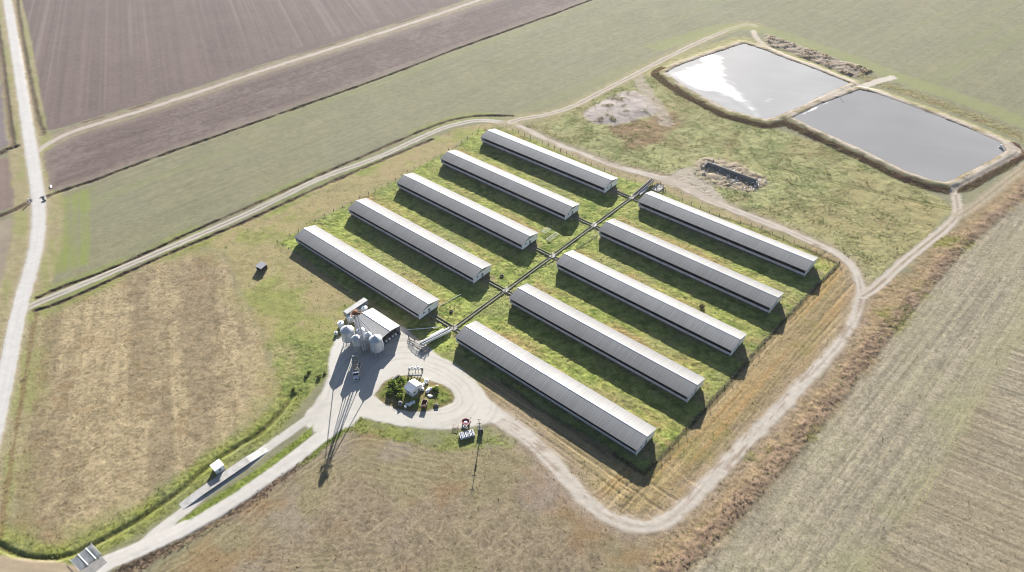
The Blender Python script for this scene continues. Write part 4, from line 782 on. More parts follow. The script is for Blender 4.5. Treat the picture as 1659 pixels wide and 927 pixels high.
# wooden pens
def pen(label, px, hh=1.5):
    P = [Vector(at(*q)) for q in px]; o = P[0].copy(); t = thing('timber_pen', label, 'pen', o, 0, 'timber stock pens')
    for p in P: MB().box(p.x-o.x-.09, p.x-o.x+.09, p.y-o.y-.09, p.y-o.y+.09, -.2, hh*random.uniform(.95, 1.15)).build('post', M_darkwood if random.random() < .6 else M_wood, t)
    for a, b in zip(P[:-1], P[1:]):
        for z in (.45, .85, 1.25): MB().bar(a-o+Vector((0, 0, z)), b-o+Vector((0, 0, z)), .05, .16).build('rail', M_wood, t)
    return t
pen('open timber pen with tall posts beside the mill yard', [(664, 553), (669, 560), (676, 566), (683, 570), (690, 573), (697, 565), (688, 557)])
pen('timber sorting pen at the foot of the yard ramp', [(662, 547), (672, 551), (681, 556), (688, 557)], 1.3)
pen('small timber pen with dark posts beside the far ramp', [(1060, 304), (1064, 300), (1070, 300), (1075, 304), (1073, 312), (1063, 309)], 1.9)
t = thing('pen_slab', 'pale concrete slab inside the small timber pen by the lane', 'concrete pad', at(1067, 305)); MB().box(-1.9, 1.9, -3.2, 3.0, -.05, .3).build('slab', M_conc, t)
MB().box(-1.9, -1.7, -3.2, 3.0, .3, .7).build('kerb', M_conc2, t)

# ------------------------------------------------------------------ feed mill
t = thing('mill_shed', 'white-roofed open-ended feed mill shed behind the bins', 'shed', (-155.4, -58.9, 0))
SL, SW, SE, SR = 16.9, 10.5, 4.5, 5.6
rf = roof_mesh(SL, SW, SE, SR, 1.1).build('roof', mat('white_roofing', (.42, .42, .40), .75, 0, 1.0, .08, (.40, .385, .36), .5, .5), t)
MB().prismx([(SW/2-.3, SR-.01), (SW/2, SR+.1), (SW/2+.3, SR-.01), (SW/2, SR+.06)], -.02, SL+.02).build('ridge_cap', M_galv, rf)
MB().box(.25, .35, .3, SW-.3, -.2, SE-.05).build('end_wall', M_gtri, t); MB().prismx([(.3, SE-.05), (SW-.3, SE-.05), (SW/2, SR-.16)], .26, .34).build('gable_panel', M_gtri, t)
MB().box(.35, SL-.3, .25, .35, -.2, SE-.1).build('side_wall', M_curt, t); MB().box(.35, SL-.3, SW-.35, SW-.25, -.2, SE-.1).build('side_wall', M_curt, t)
MB().prismx([(.6, SE+.05), (SW-.6, SE+.05), (SW/2, SR-.16)], SL-.36, SL-.3).build('gable_panel', M_galvd, t)
for py in (.3, 3.6, 6.9, SW-.3): MB().box(SL-.45, SL-.27, py-.09, py+.09, -.2, SE+.25).build('post', M_wood, t)
MB().box(.35, SL-.5, .35, SW-.35, -.1, .12).build('floor', M_conc2, t)
for k, (py, dz) in enumerate(((1.6, 0), (3.3, .2), (5.0, .35), (6.8, .2), (8.3, .1))):
    bb = MB().blob((0, 0, .62), (.62, .62, .64), 10, 6, .06); o = bb.build('bulk_bag', M_plas); o.location = (-155.4+SL-1.1, -58.9+py, .12); tag(o, 'white bulk bag standing in the open end of the mill shed', 'bulk bag', 'bulk bags in the shed mouth')
# trailer body used as a store
t = thing('box_trailer', 'long grey box trailer parked behind the mill shed', 'trailer', (-163.0, -51.3, 0), 0)
bd = MB().box(-1.3, 1.3, -5.6, 5.5, .95, 3.35).build('body', M_roofsh, t, .05)
rb = MB(); [rb.box(1.302, 1.34, y_-.04, y_+.04, 1.0, 3.3) for y_ in np.arange(-5.3, 5.4, .6)]; rb.build('side_rib', M_galvd, bd)
MB().box(-1.25, 1.25, -5.66, -5.61, 1.0, 3.3).build('rear_door', M_galvd, bd); MB().box(-.5, .5, -5.3, 5.2, .7, .95).build('chassis', M_steel, t)
for y_ in (-4.2, -3.0):
    for s in (-1, 1): MB().tube((s*1.2, y_, .5), (s*.85, y_, .5), .5, 14).build('wheel', M_tyre, t)
for s in (-.9, .9): MB().box(s-.07, s+.07, 3.6, 3.75, 0, .95).build('landing_leg', M_steel, t)
# round water tanks
def tank(label, px, r, h, loc=None):
    c = at(px[0], px[1], h); t = thing('water_tank', label, 'tank', (c[0], c[1], 0), 0, 'round white tanks behind the bins')
    MB().lathe([(r, 0), (r, h*.33), (r*1.02, h*.34), (r, h*.36), (r, h*.66), (r*1.02, h*.68), (r, h*.7), (r, h*.9), (r*.96, h*.95)], 20).build('shell', M_plas, t)
    MB().lathe([(r*.97, h*.95), (r*.6, h*1.02), (r*.2, h*1.07), (.0, h*1.07)], 20).build('lid', M_plas, t)
    MB().lathe([(.26, h*1.05), (.26, h*1.11), (0, h*1.12)], 10).build('hatch', M_steel, t); return t
tank('white round tank left of the mill shed, clear of the trailer', (551.5, 522.5), 1.35, 2.4); tank('white round tank against the near end of the box trailer', (566.5, 512), 1.5, 2.5); tank('white round tank between box trailer and shed roof', (589.5, 498), 1.45, 2.6)
tank('small white tank beside the largest left bin', (544, 538), .7, 1.3)
# feed bins on legs
def bin_(label, cx, cy, r, z0, h, legs, hop):
    t = thing('feed_bin', label, 'feed bin', (cx, cy, 0), 0, 'galvanised feed bins round the elevator')
    n = 24; ze = z0+h; prof = [(r, z0)]
    k = 7
    for i in range(k): prof += [(r, z0+h*(i+.45)/k), (r*1.012, z0+h*(i+.5)/k), (r, z0+h*(i+.55)/k)]
    prof += [(r, ze)]
    sh = MB().lathe(prof, n).build('shell', M_galv, t)
    MB().lathe([(r*1.04, ze-.02), (r*.55, ze+r*.30), (.3, ze+r*.52), (.3, ze+r*.52+.18), (0, ze+r*.52+.22)], n).build('roof', M_galv, t)
    MB().lathe([(.22, z0-hop), (.28, z0-hop+.1), (r*.98, z0+.02)], n).build('hopper', M_galvd, t)
    for i in range(legs):
        a = 2*math.pi*(i+.5)/legs; MB().bar((r*1.02*math.cos(a), r*1.02*math.sin(a), -.1), (r*1.02*math.cos(a), r*1.02*math.sin(a), z0+h*.5), .16).build('leg', M_galv, t)
    b = MB()
    for i in range(legs):
        a, c = 2*math.pi*(i+.5)/legs, 2*math.pi*(i+1.5)/legs; b.bar((r*1.02*math.cos(a), r*1.02*math.sin(a), .5), (r*1.02*math.cos(c), r*1.02*math.sin(c), z0-.2), .06)
    b.build('brace', M_galvd, t)
    ld = MB(); a = -.9; lx, ly = (r+.22)*math.cos(a), (r+.22)*math.sin(a); tx, ty = -math.sin(a)*.22, math.cos(a)*.22
    for s in (-1, 1): ld.bar((lx+s*tx, ly+s*ty, .3), (lx+s*tx, ly+s*ty, ze+.6), .06)
    for q in np.arange(.6, ze+.4, .35): ld.bar((lx-tx, ly-ty, q), (lx+tx, ly+ty, q), .04)
    ld.build('ladder', M_galv, t); return t
BINS = [('largest feed bin on the left, nearest the round tanks', -150.4, -65.2, 2.55, 2.6, 5.1, 8, 1.9), ('largest feed bin on the right, in front of the shed mouth', -137.6, -61.5, 2.5, 2.6, 5.2, 8, 1.9),
        ('small tall feed bin standing over the truck', -143.9, -66.0, 1.65, 4.2, 3.8, 6, 1.3), ('small feed bin behind the elevator legs, near the shed roof', -145.9, -62.0, 1.65, 3.4, 4.2, 6, 1.3), ('small feed bin between the elevator and the right-hand bin', -141.9, -61.6, 1.5, 3.4, 4.2, 6, 1.2)]
for b in BINS: bin_(*b)
# bucket elevator
EX, EY = -141.9, -64.7
t = thing('bucket_elevator', 'tall twin-leg bucket elevator with a rusty head over the bins', 'elevator', (EX, EY, 0), math.atan2(Rt[1], Rt[0]))
for s in (-1, 1): MB().box(s*.45-.2, s*.45+.2, -.22, .22, .4, 20.6).build('leg_casing', M_galv, t)
MB().box(-1.0, 1.0, -.45, .45, 0, 1.0).build('boot', M_galvd, t)
hd_ = MB().box(-1.2, 1.0, -.6, .6, 20.6, 21.6).tube((-.1, -.6, 21.6), (-.1, .6, 21.6), 1.05, 14).build('head', M_rust, t)
MB().box(1.0, 1.7, -.35, .35, 20.9, 21.5).build('motor', M_steel, hd_)
pf = MB().box(-1.9, 1.9, .7, 1.7, 20.1, 20.2).box(-1.9, -1.2, -.9, .7, 20.1, 20.2).build('platform', M_rust, t)
rl = MB()
for a, q in (((-1.9, 1.7), (1.9, 1.7)), ((-1.9, -.9), (-1.9, 1.7)), ((1.9, .7), (1.9, 1.7))):
    for z in (20.7, 21.2): rl.bar((*a, z), (*q, z), .06)
    rl.bar((*a, 20.2), (*a, 21.2), .06); rl.bar((*q, 20.2), (*q, 21.2), .06)
rl.build('railing', M_galvd, pf)
br = MB()
for i in range(10):
    z = 1.5+i*1.9; br.bar((-.45, .28, z), (.45, .28, z+1.9), .06); br.bar((-.66, .3, z), (.66, .3, z), .06)
br.build('lattice', M_galvd, t)
ld = MB(); [ld.bar((.95, -.2, z), (.95, .2, z), .04) for z in np.arange(.8, 20.5, .4)]; ld.bar((.95, -.22, .4), (.95, -.22, 21), .05); ld.bar((.95, .22, .4), (.95, .22, 21), .05); ld.build('ladder', M_galv, t)
iv = Matrix.Rotation(-math.atan2(Rt[1], Rt[0]), 3, 'Z')
for lb, bx_, by_, r, z0, h, _, _ in BINS:
    q = iv @ Vector((bx_-EX, by_-EY, 0)); q.z = z0+h+r*.52+.2; MB().tube((-.3, 0, 20.7), q, .15, 8).build('spout', M_galv, t)
for gx, gy in ((-13, -4), (7, 12), (-4, 13)):
    pass
# feed truck
TL = math.atan2(-6.24, 7.55)
t = thing('feed_truck', 'white feed truck with open hopper body under the bins', 'truck', (-137.0, -73.1, 0), TL)
MB().box(-4.6, 4.2, -.42, .42, .62, .92).build('chassis', M_steel, t)
cb = MB().hexa([(3.0, -1.2, .7), (4.0, -1.2, .7), (4.0, 1.2, .7), (3.0, 1.2, .7)], [(3.05, -1.15, 2.75), (3.8, -1.12, 2.75), (3.8, 1.12, 2.75), (3.05, 1.15, 2.75)]).build('cab', M_paint, t, .08)
bn = MB().hexa([(4.0, -.85, .75), (5.5, -.75, .75), (5.5, .75, .75), (4.0, .85, .75)], [(4.0, -.8, 1.75), (5.4, -.68, 1.5), (5.4, .68, 1.5), (4.0, .8, 1.75)]).build('bonnet', M_paint, t, .1)
MB().hexa([(4.01, -1.0, 1.75), (4.03, -1.0, 1.75), (4.03, 1.0, 1.75), (4.01, 1.0, 1.75)], [(3.84, -.98, 2.6), (3.86, -.98, 2.6), (3.86, .98, 2.6), (3.84, .98, 2.6)]).build('windscreen', M_glass, cb)
for s in (-1, 1):
    MB().box(3.2, 3.8, s*1.19-.015, s*1.19+.015, 1.75, 2.5).build('side_window', M_glass, cb); MB().box(4.0, 5.3, s*.95-.18, s*.95+.18, .95, 1.1).build('mudguard', M_paint, t)
    MB().box(5.45, 5.56, s*.62-.14, s*.62+.14, 1.0, 1.2).build('headlight', M_plas, bn); MB().tube((2.85, s*.9, .7), (2.85, s*.9, 3.1), .08, 8).build('exhaust_stack', M_galv, t)
    for xw in (4.7, -1.8, -3.1):
        wl = MB().tube((xw, s*1.18, .5), (xw, s*(.85 if xw > 0 else .6), .5), .5, 16).build('wheel', M_tyre, t); MB().tube((xw, s*1.2, .5), (xw, s*1.181, .5), .26, 10).build('rim', M_galv, wl)
MB().box(5.56, 5.7, -1.1, 1.1, .5, .8).build('bumper', M_galv, t); MB().box(5.545, 5.565, -.5, .5, .85, 1.4).build('grille', M_steel, bn)
hb = MB()
T0_, B0_ = [(-4.8, -1.25, 3.1), (2.4, -1.25, 3.1), (2.4, 1.25, 3.1), (-4.8, 1.25, 3.1)], [(-4.3, -.7, 1.15), (1.9, -.7, 1.15), (1.9, .7, 1.15), (-4.3, .7, 1.15)]
ti = [(p[0]*.985, p[1]*.94, p[2]) for p in T0_]; bi = [(p[0]*.985, p[1]*.9, p[2]+.1) for p in B0_]
V = B0_+T0_+ti+bi; hb.add(V, [(0, 1, 5, 4), (1, 2, 6, 5), (2, 3, 7, 6), (3, 0, 4, 7), (4, 5, 9, 8), (5, 6, 10, 9), (6, 7, 11, 10), (7, 4, 8, 11), (8, 9, 13, 12), (9, 10, 14, 13), (10, 11, 15, 14), (11, 8, 12, 15), (0, 3, 2, 1), (12, 13, 14, 15)])
hp = hb.build('hopper_body', M_galv, t)
MB().hexa([(-4.4, -.95, 1.4), (2.1, -.95, 1.4), (2.1, .95, 1.4), (-4.4, .95, 1.4)], [(-4.6, -1.08, 2.6), (2.25, -1.08, 2.5), (2.25, 1.08, 2.6), (-4.6, 1.08, 2.7)]).build('feed_load', M_feed, hp)
for xr in (-2.4, 0): MB().box(xr-.05, xr+.05, -1.27, 1.27, 3.1, 3.2).build('bow', M_galv, hp)

# ------------------------------------------------------------------ island: hut and the things lying round it
t = thing('utility_hut', 'small white metal hut on the green island in the yard', 'hut', (-112.15, -66.25, 0), R_(2))
MB().box(-1.9, 1.9, -2.45, 2.45, -.2, 3.3).build('walls', M_white, t)
rf = MB()
for s in (-1, 1): rf.hexa([(-2.1, s*2.75, 3.18), (2.1, s*2.75, 3.18), (2.1, 0, 4.25), (-2.1, 0, 4.25)], [(-2.1, s*2.75, 3.26), (2.1, s*2.75, 3.26), (2.1, 0, 4.33), (-2.1, 0, 4.33)])
rf.build('roof', M_white, t); MB().prismx([(-2.4, 3.3), (2.4, 3.3), (0, 4.2)], 1.82, 1.9).prismx([(-2.4, 3.3), (2.4, 3.3), (0, 4.2)], -1.9, -1.82).build('gable_panel', M_white, t)
d = MB().box(1.9, 1.95, .3, 1.3, 0, 2.1).build('door', M_galvd, t); MB().box(1.95, 2.0, .4, .5, 1.0, 1.15).build('handle', M_steel, d)
MB().box(-.5, .2, -2.5, -2.45, 1.6, 2.1).build('vent', M_steel, t); MB().box(1.9, 1.94, -1.6, -.9, 1.7, 2.3).build('window', M_glass, t)
t = thing('skip_bin', 'open rusty red skip bin below the white hut', 'skip', (*at(688, 657)[:2], .2), R_(-58))
sb = MB(); T_, B_ = [(-1.5, -.95, 1.3), (1.5, -.95, 1.3), (1.5, .95, 1.3), (-1.5, .95, 1.3)], [(-1.2, -.85, 0), (1.2, -.85, 0), (1.2, .85, 0), (-1.2, .85, 0)]
ti = [(p[0]*.93, p[1]*.9, 1.3) for p in T_]; bi = [(p[0]*.93, p[1]*.9, .15) for p in B_]
sb.add(B_+T_+ti+bi, [(0, 1, 5, 4), (1, 2, 6, 5), (2, 3, 7, 6), (3, 0, 4, 7), (4, 5, 9, 8), (5, 6, 10, 9), (6, 7, 11, 10), (7, 4, 8, 11), (8, 9, 13, 12), (9, 10, 14, 13), (10, 11, 15, 14), (11, 8, 12, 15), (0, 3, 2, 1), (12, 13, 14, 15)]); sb.build('shell', M_rust, t)
rim = MB(); [rim.bar((T_[i][0], T_[i][1], 1.32), (T_[(i+1) % 4][0], T_[(i+1) % 4][1], 1.32), .12) for i in range(4)]; rim.build('rim', mat('tan_steel', (.42, .33, .28), .7), t)
for k in range(3): MB().blob((-.6+k*.6, random.uniform(-.3, .3), .45), (.45, .4, .3), 8, 5, .2).build('rubbish', M_red if k == 1 else M_conc2, t)
# white drums and sacks
def drum(label, px, r=.45, h=1.0, lie=False, grp='white plastic drums below the hut'):
    c = at(*px); gz = ground_z(c[0], c[1]); t = thing('plastic_drum', label, 'drum', (c[0], c[1], gz+(r if lie else 0)), random.uniform(0, 3), grp)
    if lie: t.rotation_euler = (R_(90), 0, random.uniform(0, 3))
    z = -h/2 if lie else 0
    MB().lathe([(r*.94, z), (r, z+.06), (r, z+h*.4), (r*1.04, z+h*.45), (r, z+h*.5), (r, z+h*.92), (r*.9, z+h)], 14).build('shell', M_plas, t); MB().lathe([(.12, z+h), (.12, z+h+.06), (0, z+h+.06)], 8, (r*.5, 0, 0)).build('cap', M_steel, t)
for px, lie, q in (((657.5, 660.5), False, 'leftmost white drum in the hut shadow'), ((660, 657), True, 'white drum lying behind the leftmost one'), ((664, 658), False, 'white drum standing in the middle of the hut-shadow row'), ((667, 655.5), True, 'white drum lying right of the middle one'), ((671, 654), False, 'rightmost white drum in the hut shadow')): drum(q, px, .5, 1.05, lie)
def sack(name, label, px, r, col_, cat='sack', grp='white sacks and scrap beside the hut'):
    c = at(*px); o = MB().blob((0, 0, r[2]*.7), r, 9, 6, .16).build(name, col_); o.location = (c[0], c[1], ground_z(c[0], c[1])); o.rotation_euler = (0, 0, random.uniform(0, 3)); tag(o, label, cat, grp)
for px, r, lb in (((691, 619), (1.3, .9, .8), 'largest white bulk sack right of the hut roof'), ((686, 625), (.7, .6, .6), 'small white sack touching the hut corner'), ((685, 632), (.6, .9, .5), 'upright white sack close to the hut wall'), ((694, 634), (1.5, .8, .5), 'long flat white sack above a grey shadow'), ((699, 632), (.8, .6, .5), 'white sack at the right end of the long flat one'), ((697, 643), (1.1, .7, .25), 'flattened pale sack on the grass below the others'), ((708, 627), (.6, .5, .4), 'white sack lying alone in the green weeds')): sack('white_sack', lb, px, r, M_plas)
sack('rubbish_heap', 'small grey rubbish heap left of the white drums', (649, 656), (1.1, .9, .8), M_conc2, 'rubbish heap', None); sack('rubbish_heap', 'small brown rubbish heap on the right of the island', (707, 658), (1.0, .8, .5), M_wood, 'rubbish heap', None)
sack('soil_heap', 'grey soil heap on the upper left rim of the island', (641, 613), (2.3, .7, .5), M_conc2, 'soil heap', None)
# farm implement above the island
t = thing('seed_planter', 'white-hoppered farm planter parked above the hut', 'planter', (*at(674, 601)[:2], 0), R_(40))
MB().bar((-2.6, 0, .9), (2.6, 0, .9), .18).build('toolbar', M_steel, t); MB().bar((0, 0, .9), (0, 2.4, .6), .14).build('drawbar', M_steel, t)
for k in range(5):
    xk = -2.2+k*1.1; hh = random.choice((0, .25, .5)); h_ = MB().lathe([(.12, 1.0), (.42, 1.6+hh), (.44, 2.0+hh), (.3, 2.15+hh), (0, 2.2+hh)], 10, (xk, -.5, 0)).build('hopper', M_plas if k % 2 else M_galv, t); MB().bar((xk, -.5, .2), (xk, -.4, 1.1), .16).build('coulter', M_steel, t)
for s in (-1, 1): MB().tube((s*2.75, .1, .6), (s*2.5, .1, .6), .6, 14).build('wheel', M_tyre, t)
MB().bar((-2.4, -.9, 2.4), (-2.4, -.9, .9), .1).bar((2.4, -.9, 2.8), (2.4, -.9, .9), .1).build('marker_arm', M_steel, t)
# spreader
t = thing('fertiliser_spreader', 'dark red round spreader trailer beside the white totes', 'spreader', (*at(755, 689)[:2], 0), R_(100))
hp = MB().lathe([(.35, .75), (1.35, 2.0), (1.42, 2.1), (1.36, 2.1), (1.28, 2.0), (.3, .9)], 20).build('hopper', M_red, t); MB().lathe([(.3, .95), (.95, 1.5), (.5, 1.75), (0, 1.85)], 12).build('load', M_plas, hp)
MB().bar((-1.1, 0, .7), (3.2, 0, .6), .16).bar((0, -1.1, .65), (0, 1.1, .65), .16).build('frame', M_steel, t)
for s in (-1, 1): w_ = MB().tube((0, s*1.35, .55), (0, s*1.05, .55), .55, 16).build('wheel', M_tyre, t); MB().tube((0, s*1.37, .55), (0, s*1.351, .55), .28, 10).build('rim', M_red, w_)
MB().lathe([(.55, .38), (.6, .42), (.55, .46), (0, .5)], 14, (-1.0, 0, 0)).build('spinner_disc', M_galv, t); MB().box(3.1, 3.4, -.12, .12, .5, .7).build('hitch', M_steel, t)
# plough beside it
t = thing('scrap_harrow', 'small dark rusty harrow in the grass left of the totes', 'harrow', (*at(738, 694)[:2], 0), R_(30))
f_ = MB(); [f_.bar((-1.1, q, .5), (1.1, q+.3, .5), .1) for q in (-.9, 0, .9)]; [f_.bar((q, -1.1, .55), (q, 1.2, .55), .1) for q in (-.9, .9)]; f_.build('frame', M_rust, t)
for k in range(6): MB().bar((-1+.4*k, random.uniform(-.8, .8), 0), (-1+.4*k, random.uniform(-.8, .8), .55), .06).build('tine', M_steel, t)
# intermediate bulk containers: 2 x 4
o0 = Vector(at(748.5, 711)); ex = Vector(at(768, 705.5))-o0; ex = ex/3; ey = Vector(at(746.5, 703))-o0; ix = 0
words = [('leftmost white tote in the front row of the block', 'second white tote from the left, front row', 'third white tote from the left, front row', 'rightmost white tote in the front row of the block'), ('leftmost white tote in the back row, beside the spreader', 'second white tote from the left, back row', 'third white tote from the left, back row', 'rightmost white tote in the back row of the block')]
yaw_t = math.atan2(ex.y, ex.x); first = None
for j in range(2):
    for i in range(4):
        p = o0+ex.normalized()*1.32*i+Vector((-ex.y, ex.x, 0)).normalized()*1.32*j
        if first is None:
            t = first = thing('liquid_tote', words[j][i], 'tote', p, yaw_t, 'white liquid totes by the utility pole')
            MB().box(-.55, .55, -.55, .55, .15, 1.12).build('tank', M_plas, t, .1); MB().lathe([(.3, 1.12), (.3, 1.2), (.27, 1.2), (.27, 1.15), (0, 1.15)], 14).build('lid', M_steel, t)
            MB().box(-.6, .6, -.6, .6, 0, .14).build('pallet', M_wood, t); cg = MB()
            for q in (-.59, -.2, .2, .59):
                for s in (-.59, .59): cg.bar((q, s, .14), (q, s, 1.16), .03); cg.bar((s, q, .14), (s, q, 1.16), .03)
            for z in (.5, .85, 1.16):
                for s in (-.59, .59): cg.bar((-.59, s, z), (.59, s, z), .03); cg.bar((s, -.59, z), (s, .59, z), .03)
            cg.build('cage', M_galv, t)
        else: dup(first, p, words[j][i])
# utility pole and cabinet
c = at(778.3, 705); t = thing('utility_pole', 'wooden power pole with transformer beside a dark cabinet', 'utility pole', (c[0], c[1], 0), math.atan2(Rt[1], Rt[0]))
MB().tube((0, 0, -.3), (0, 0, 8.6), .15, 10, .11).build('pole', M_wood, t)
for z in (8.2, 6.2):
    a = MB().bar((-.75, .12, z), (.75, .12, z), .1, .12).build('crossarm', M_wood, t)
    for q in (-.65, 0, .65): MB().lathe([(.05, z+.06), (.07, z+.15), (.04, z+.24), (0, z+.26)], 8, (q, .12, 0)).build('insulator', M_plas, a)
MB().lathe([(.28, 4.4), (.3, 4.5), (.3, 5.4), (.2, 5.5), (0, 5.5)], 12, (0, -.42, 0)).build('transformer', M_galvd, t)
c2 = at(778, 703); t = thing('electric_cabinet', 'dark steel cabinet behind the wooden power pole', 'cabinet', (c2[0], c2[1]+.2, 0), math.atan2(Rt[1], Rt[0]))
MB().box(-.85, .85, .3, 1.3, 0, 1.7).build('body', M_steel, t, .03); MB().box(-.9, .9, .22, 1.38, 1.7, 1.78).build('lid', M_steel, t)
for s in (-1, 1): d = MB().box(min(0, s*.82), max(0, s*.82)-.0, .27, .3, .1, 1.62).build('door', M_steel, t); MB().box(s*.1-.03, s*.1+.03, .23, .27, .8, 1.0).build('handle', M_galv, d)
# ------------------------------------------------------------------ weighbridge and weigh house
wa, wb = Vector(at(325.5, 799.5)), Vector(at(402.5, 747)); dw = wb-wa; t = thing('weighbridge', 'long raised concrete weighbridge beside the white weigh house', 'weighbridge', wa, math.atan2(dw.y, dw.x)); Lw = dw.length
MB().box(0, Lw, -1.6, 1.6, .45, .75).build('deck', mat('worn_deck_concrete', (.43, .415, .385), .9, 0, .8, .2, (.28, .26, .23), .5, .6), t)
MB().box(.2, Lw-.2, -1.4, -1.2, -.2, .45).box(.2, Lw-.2, 1.2, 1.4, -.2, .45).build('beam', M_steel, t)
MB().hexa([(-7, -1.55, -.1), (-.02, -1.55, -.1), (-.02, 1.55, -.1), (-7, 1.55, -.1)], [(-7, -1.55, .08), (-.02, -1.55, .74), (-.02, 1.55, .74), (-7, 1.55, .08)]).build('approach_ramp', M_conc, t)
MB().hexa([(Lw+.02, -1.55, -.1), (Lw+7, -1.55, -.1), (Lw+7, 1.55, -.1), (Lw+.02, 1.55, -.1)], [(Lw+.02, -1.55, .74), (Lw+7, -1.55, .08), (Lw+7, 1.55, .08), (Lw+.02, 1.55, .74)]).build('approach_ramp', M_conc, t)
MB().box(-2.4, -.3, -.5, .5, .5, .56).build('drain_grate', M_galvd, t) if False else None
t = thing('weigh_house', 'small white weigh house beside the weighbridge', 'hut', (-137.9, -132.1, 0), R_(-3))
MB().box(-1.5, 1.5, -1.56, 1.56, -.1, 2.5).build('walls', M_white, t); MB().hexa([(-1.75, -1.75, 2.44), (1.75, -1.75, 2.44), (1.75, 1.75, 2.6), (-1.75, 1.75, 2.6)], [(-1.75, -1.75, 2.54), (1.75, -1.75, 2.54), (1.75, 1.75, 2.7), (-1.75, 1.75, 2.7)]).build('roof', M_white, t)
MB().box(1.5, 1.54, -.35, .35, 1.1, 1.7).build('window', M_glass, t); d = MB().box(-.4, .5, -1.6, -1.56, 0, 2.0).build('door', M_white, t); MB().box(.3, .38, -1.64, -1.6, .9, 1.05).build('handle', M_steel, d)
MB().box(1.0, 1.75, -1.2, 1.2, -.05, .15).build('doorstep', M_conc, t)
# small field shelter
t = thing('field_shelter', 'small dark open field shelter with a grey tin roof', 'shelter', (-218.6, -60.2, 0), R_(8))
MB().hexa([(-2.0, -1.9, 2.15), (2.0, -1.9, 2.15), (2.0, 1.9, 2.5), (-2.0, 1.9, 2.5)], [(-2.0, -1.9, 2.22), (2.0, -1.9, 2.22), (2.0, 1.9, 2.57), (-2.0, 1.9, 2.57)]).build('roof', M_galvd, t)
MB().box(-1.7, 1.7, 1.55, 1.65, 0, 2.4).build('back_wall', M_darkwood, t); MB().box(-1.7, -1.6, -1.5, 1.55, 0, 2.2).build('side_wall', M_darkwood, t); MB().box(1.6, 1.7, -1.5, 1.55, .5, 2.2).build('side_wall', M_darkwood, t)
for s in (-1.65, 1.65): MB().box(s-.09, s+.09, -1.75, -1.57, 0, 2.15).build('post', M_white if s < 0 else M_wood, t)
MB().box(-1.2, 1.2, .4, 1.3, 0, .6).build('feed_trough', M_darkwood, t)
# ------------------------------------------------------------------ cattle grid at the gate
o = Vector(at(163, 902)); t = thing('cattle_grid', 'white steel cattle grid over the ditch at the entrance', 'cattle grid', (-141.1, -176.2, 0), R_(4))
MB().box(-3.0, 3.0, -3.4, 3.4, -.6, -.45).build('pit_floor', M_conc, t); MB().box(-3.1, -2.9, -3.4, 3.4, -.9, .02).box(2.9, 3.1, -3.4, 3.4, -.9, .02).build('pit_wall', M_conc2, t)
gb = MB(); [gb.tube((q, -3.3, .1), (q, 3.3, .1), .075, 8) for q in np.arange(-2.75, 2.8, .3)]; gb.build('grid_bar', M_galv, t)
for q in (-.9, 1.6): MB().box(-3.1, 3.1, q-.14, q+.14, .16, .30).build('cross_beam', M_white, t)
for q in (-3.4, 3.4): MB().bar((-3.0, q, .7), (3.0, q, .7), .08).bar((-3.0, q, 0), (-3.0, q, .75), .1).bar((3.0, q, 0), (3.0, q, .75), .1).build('side_rail', M_white, t)
s_ = MB().box(-1.8, 1.8, -3.2, 3.2, -.2, .1).build('concrete_apron', M_conc2); s_.location = (-136.1, -176.0, 0); s_.rotation_euler = (0, 0, R_(4)); tag(s_, 'grey concrete apron slab beside the cattle grid', 'concrete slab')
# ------------------------------------------------------------------ push wall and rubble
t = thing('concrete_push_wall', 'long dark concrete push wall standing in the rubble', 'wall', (-93.0, 139.3, 0), 0)
MB().box(-14.0, 14.0, -.2, .2, -.3, 2.3).build('panel', M_conc2, t)
for s in (-1, 1): MB().box(s*14.15-.12, s*14.15+.12, -1.6 if s > 0 else -2.8, .3, -.3, 1.9).build('end_wall', M_conc, t)
for k in range(9): MB().box(-13+k*3.25-.15, -13+k*3.25+.15, .202, .5, -.3, 1.9).build('buttress', M_conc2, t)
V = MB(); rgr = random.Random(5)
for k in range(520):
    u_, v_ = rgr.uniform(-17, 17), rgr.choice((1, -1, -1))*abs(rgr.gauss(0, 1))*4.0
    if abs(v_) < .5: continue
    s = rgr.uniform(.15, .6)*(1.2 if rgr.random() < .15 else 1); zc = .3+max(0, 1.0-abs(v_)/5)*rgr.uniform(0, .8); a = rgr.uniform(0, 3.1); L_ = s*rgr.uniform(.8, 3.2)
    dx, dy = math.cos(a)*L_/2, math.sin(a)*L_/2; V.bar((-93+u_-dx, 138.6+v_-dy, zc+rgr.uniform(-.2, .2)), (-93+u_+dx, 138.6+v_+dy, zc+rgr.uniform(-.3, .6)), s*.6, s*.4, rgr.choice((0, 0, 1, 2, 3, 4)))
stuff(V.build('rubble', [M_conc, M_conc2, M_wood, M_white, M_darkwood]), 'broken timber and concrete rubble heaped round the push wall', 'rubble')
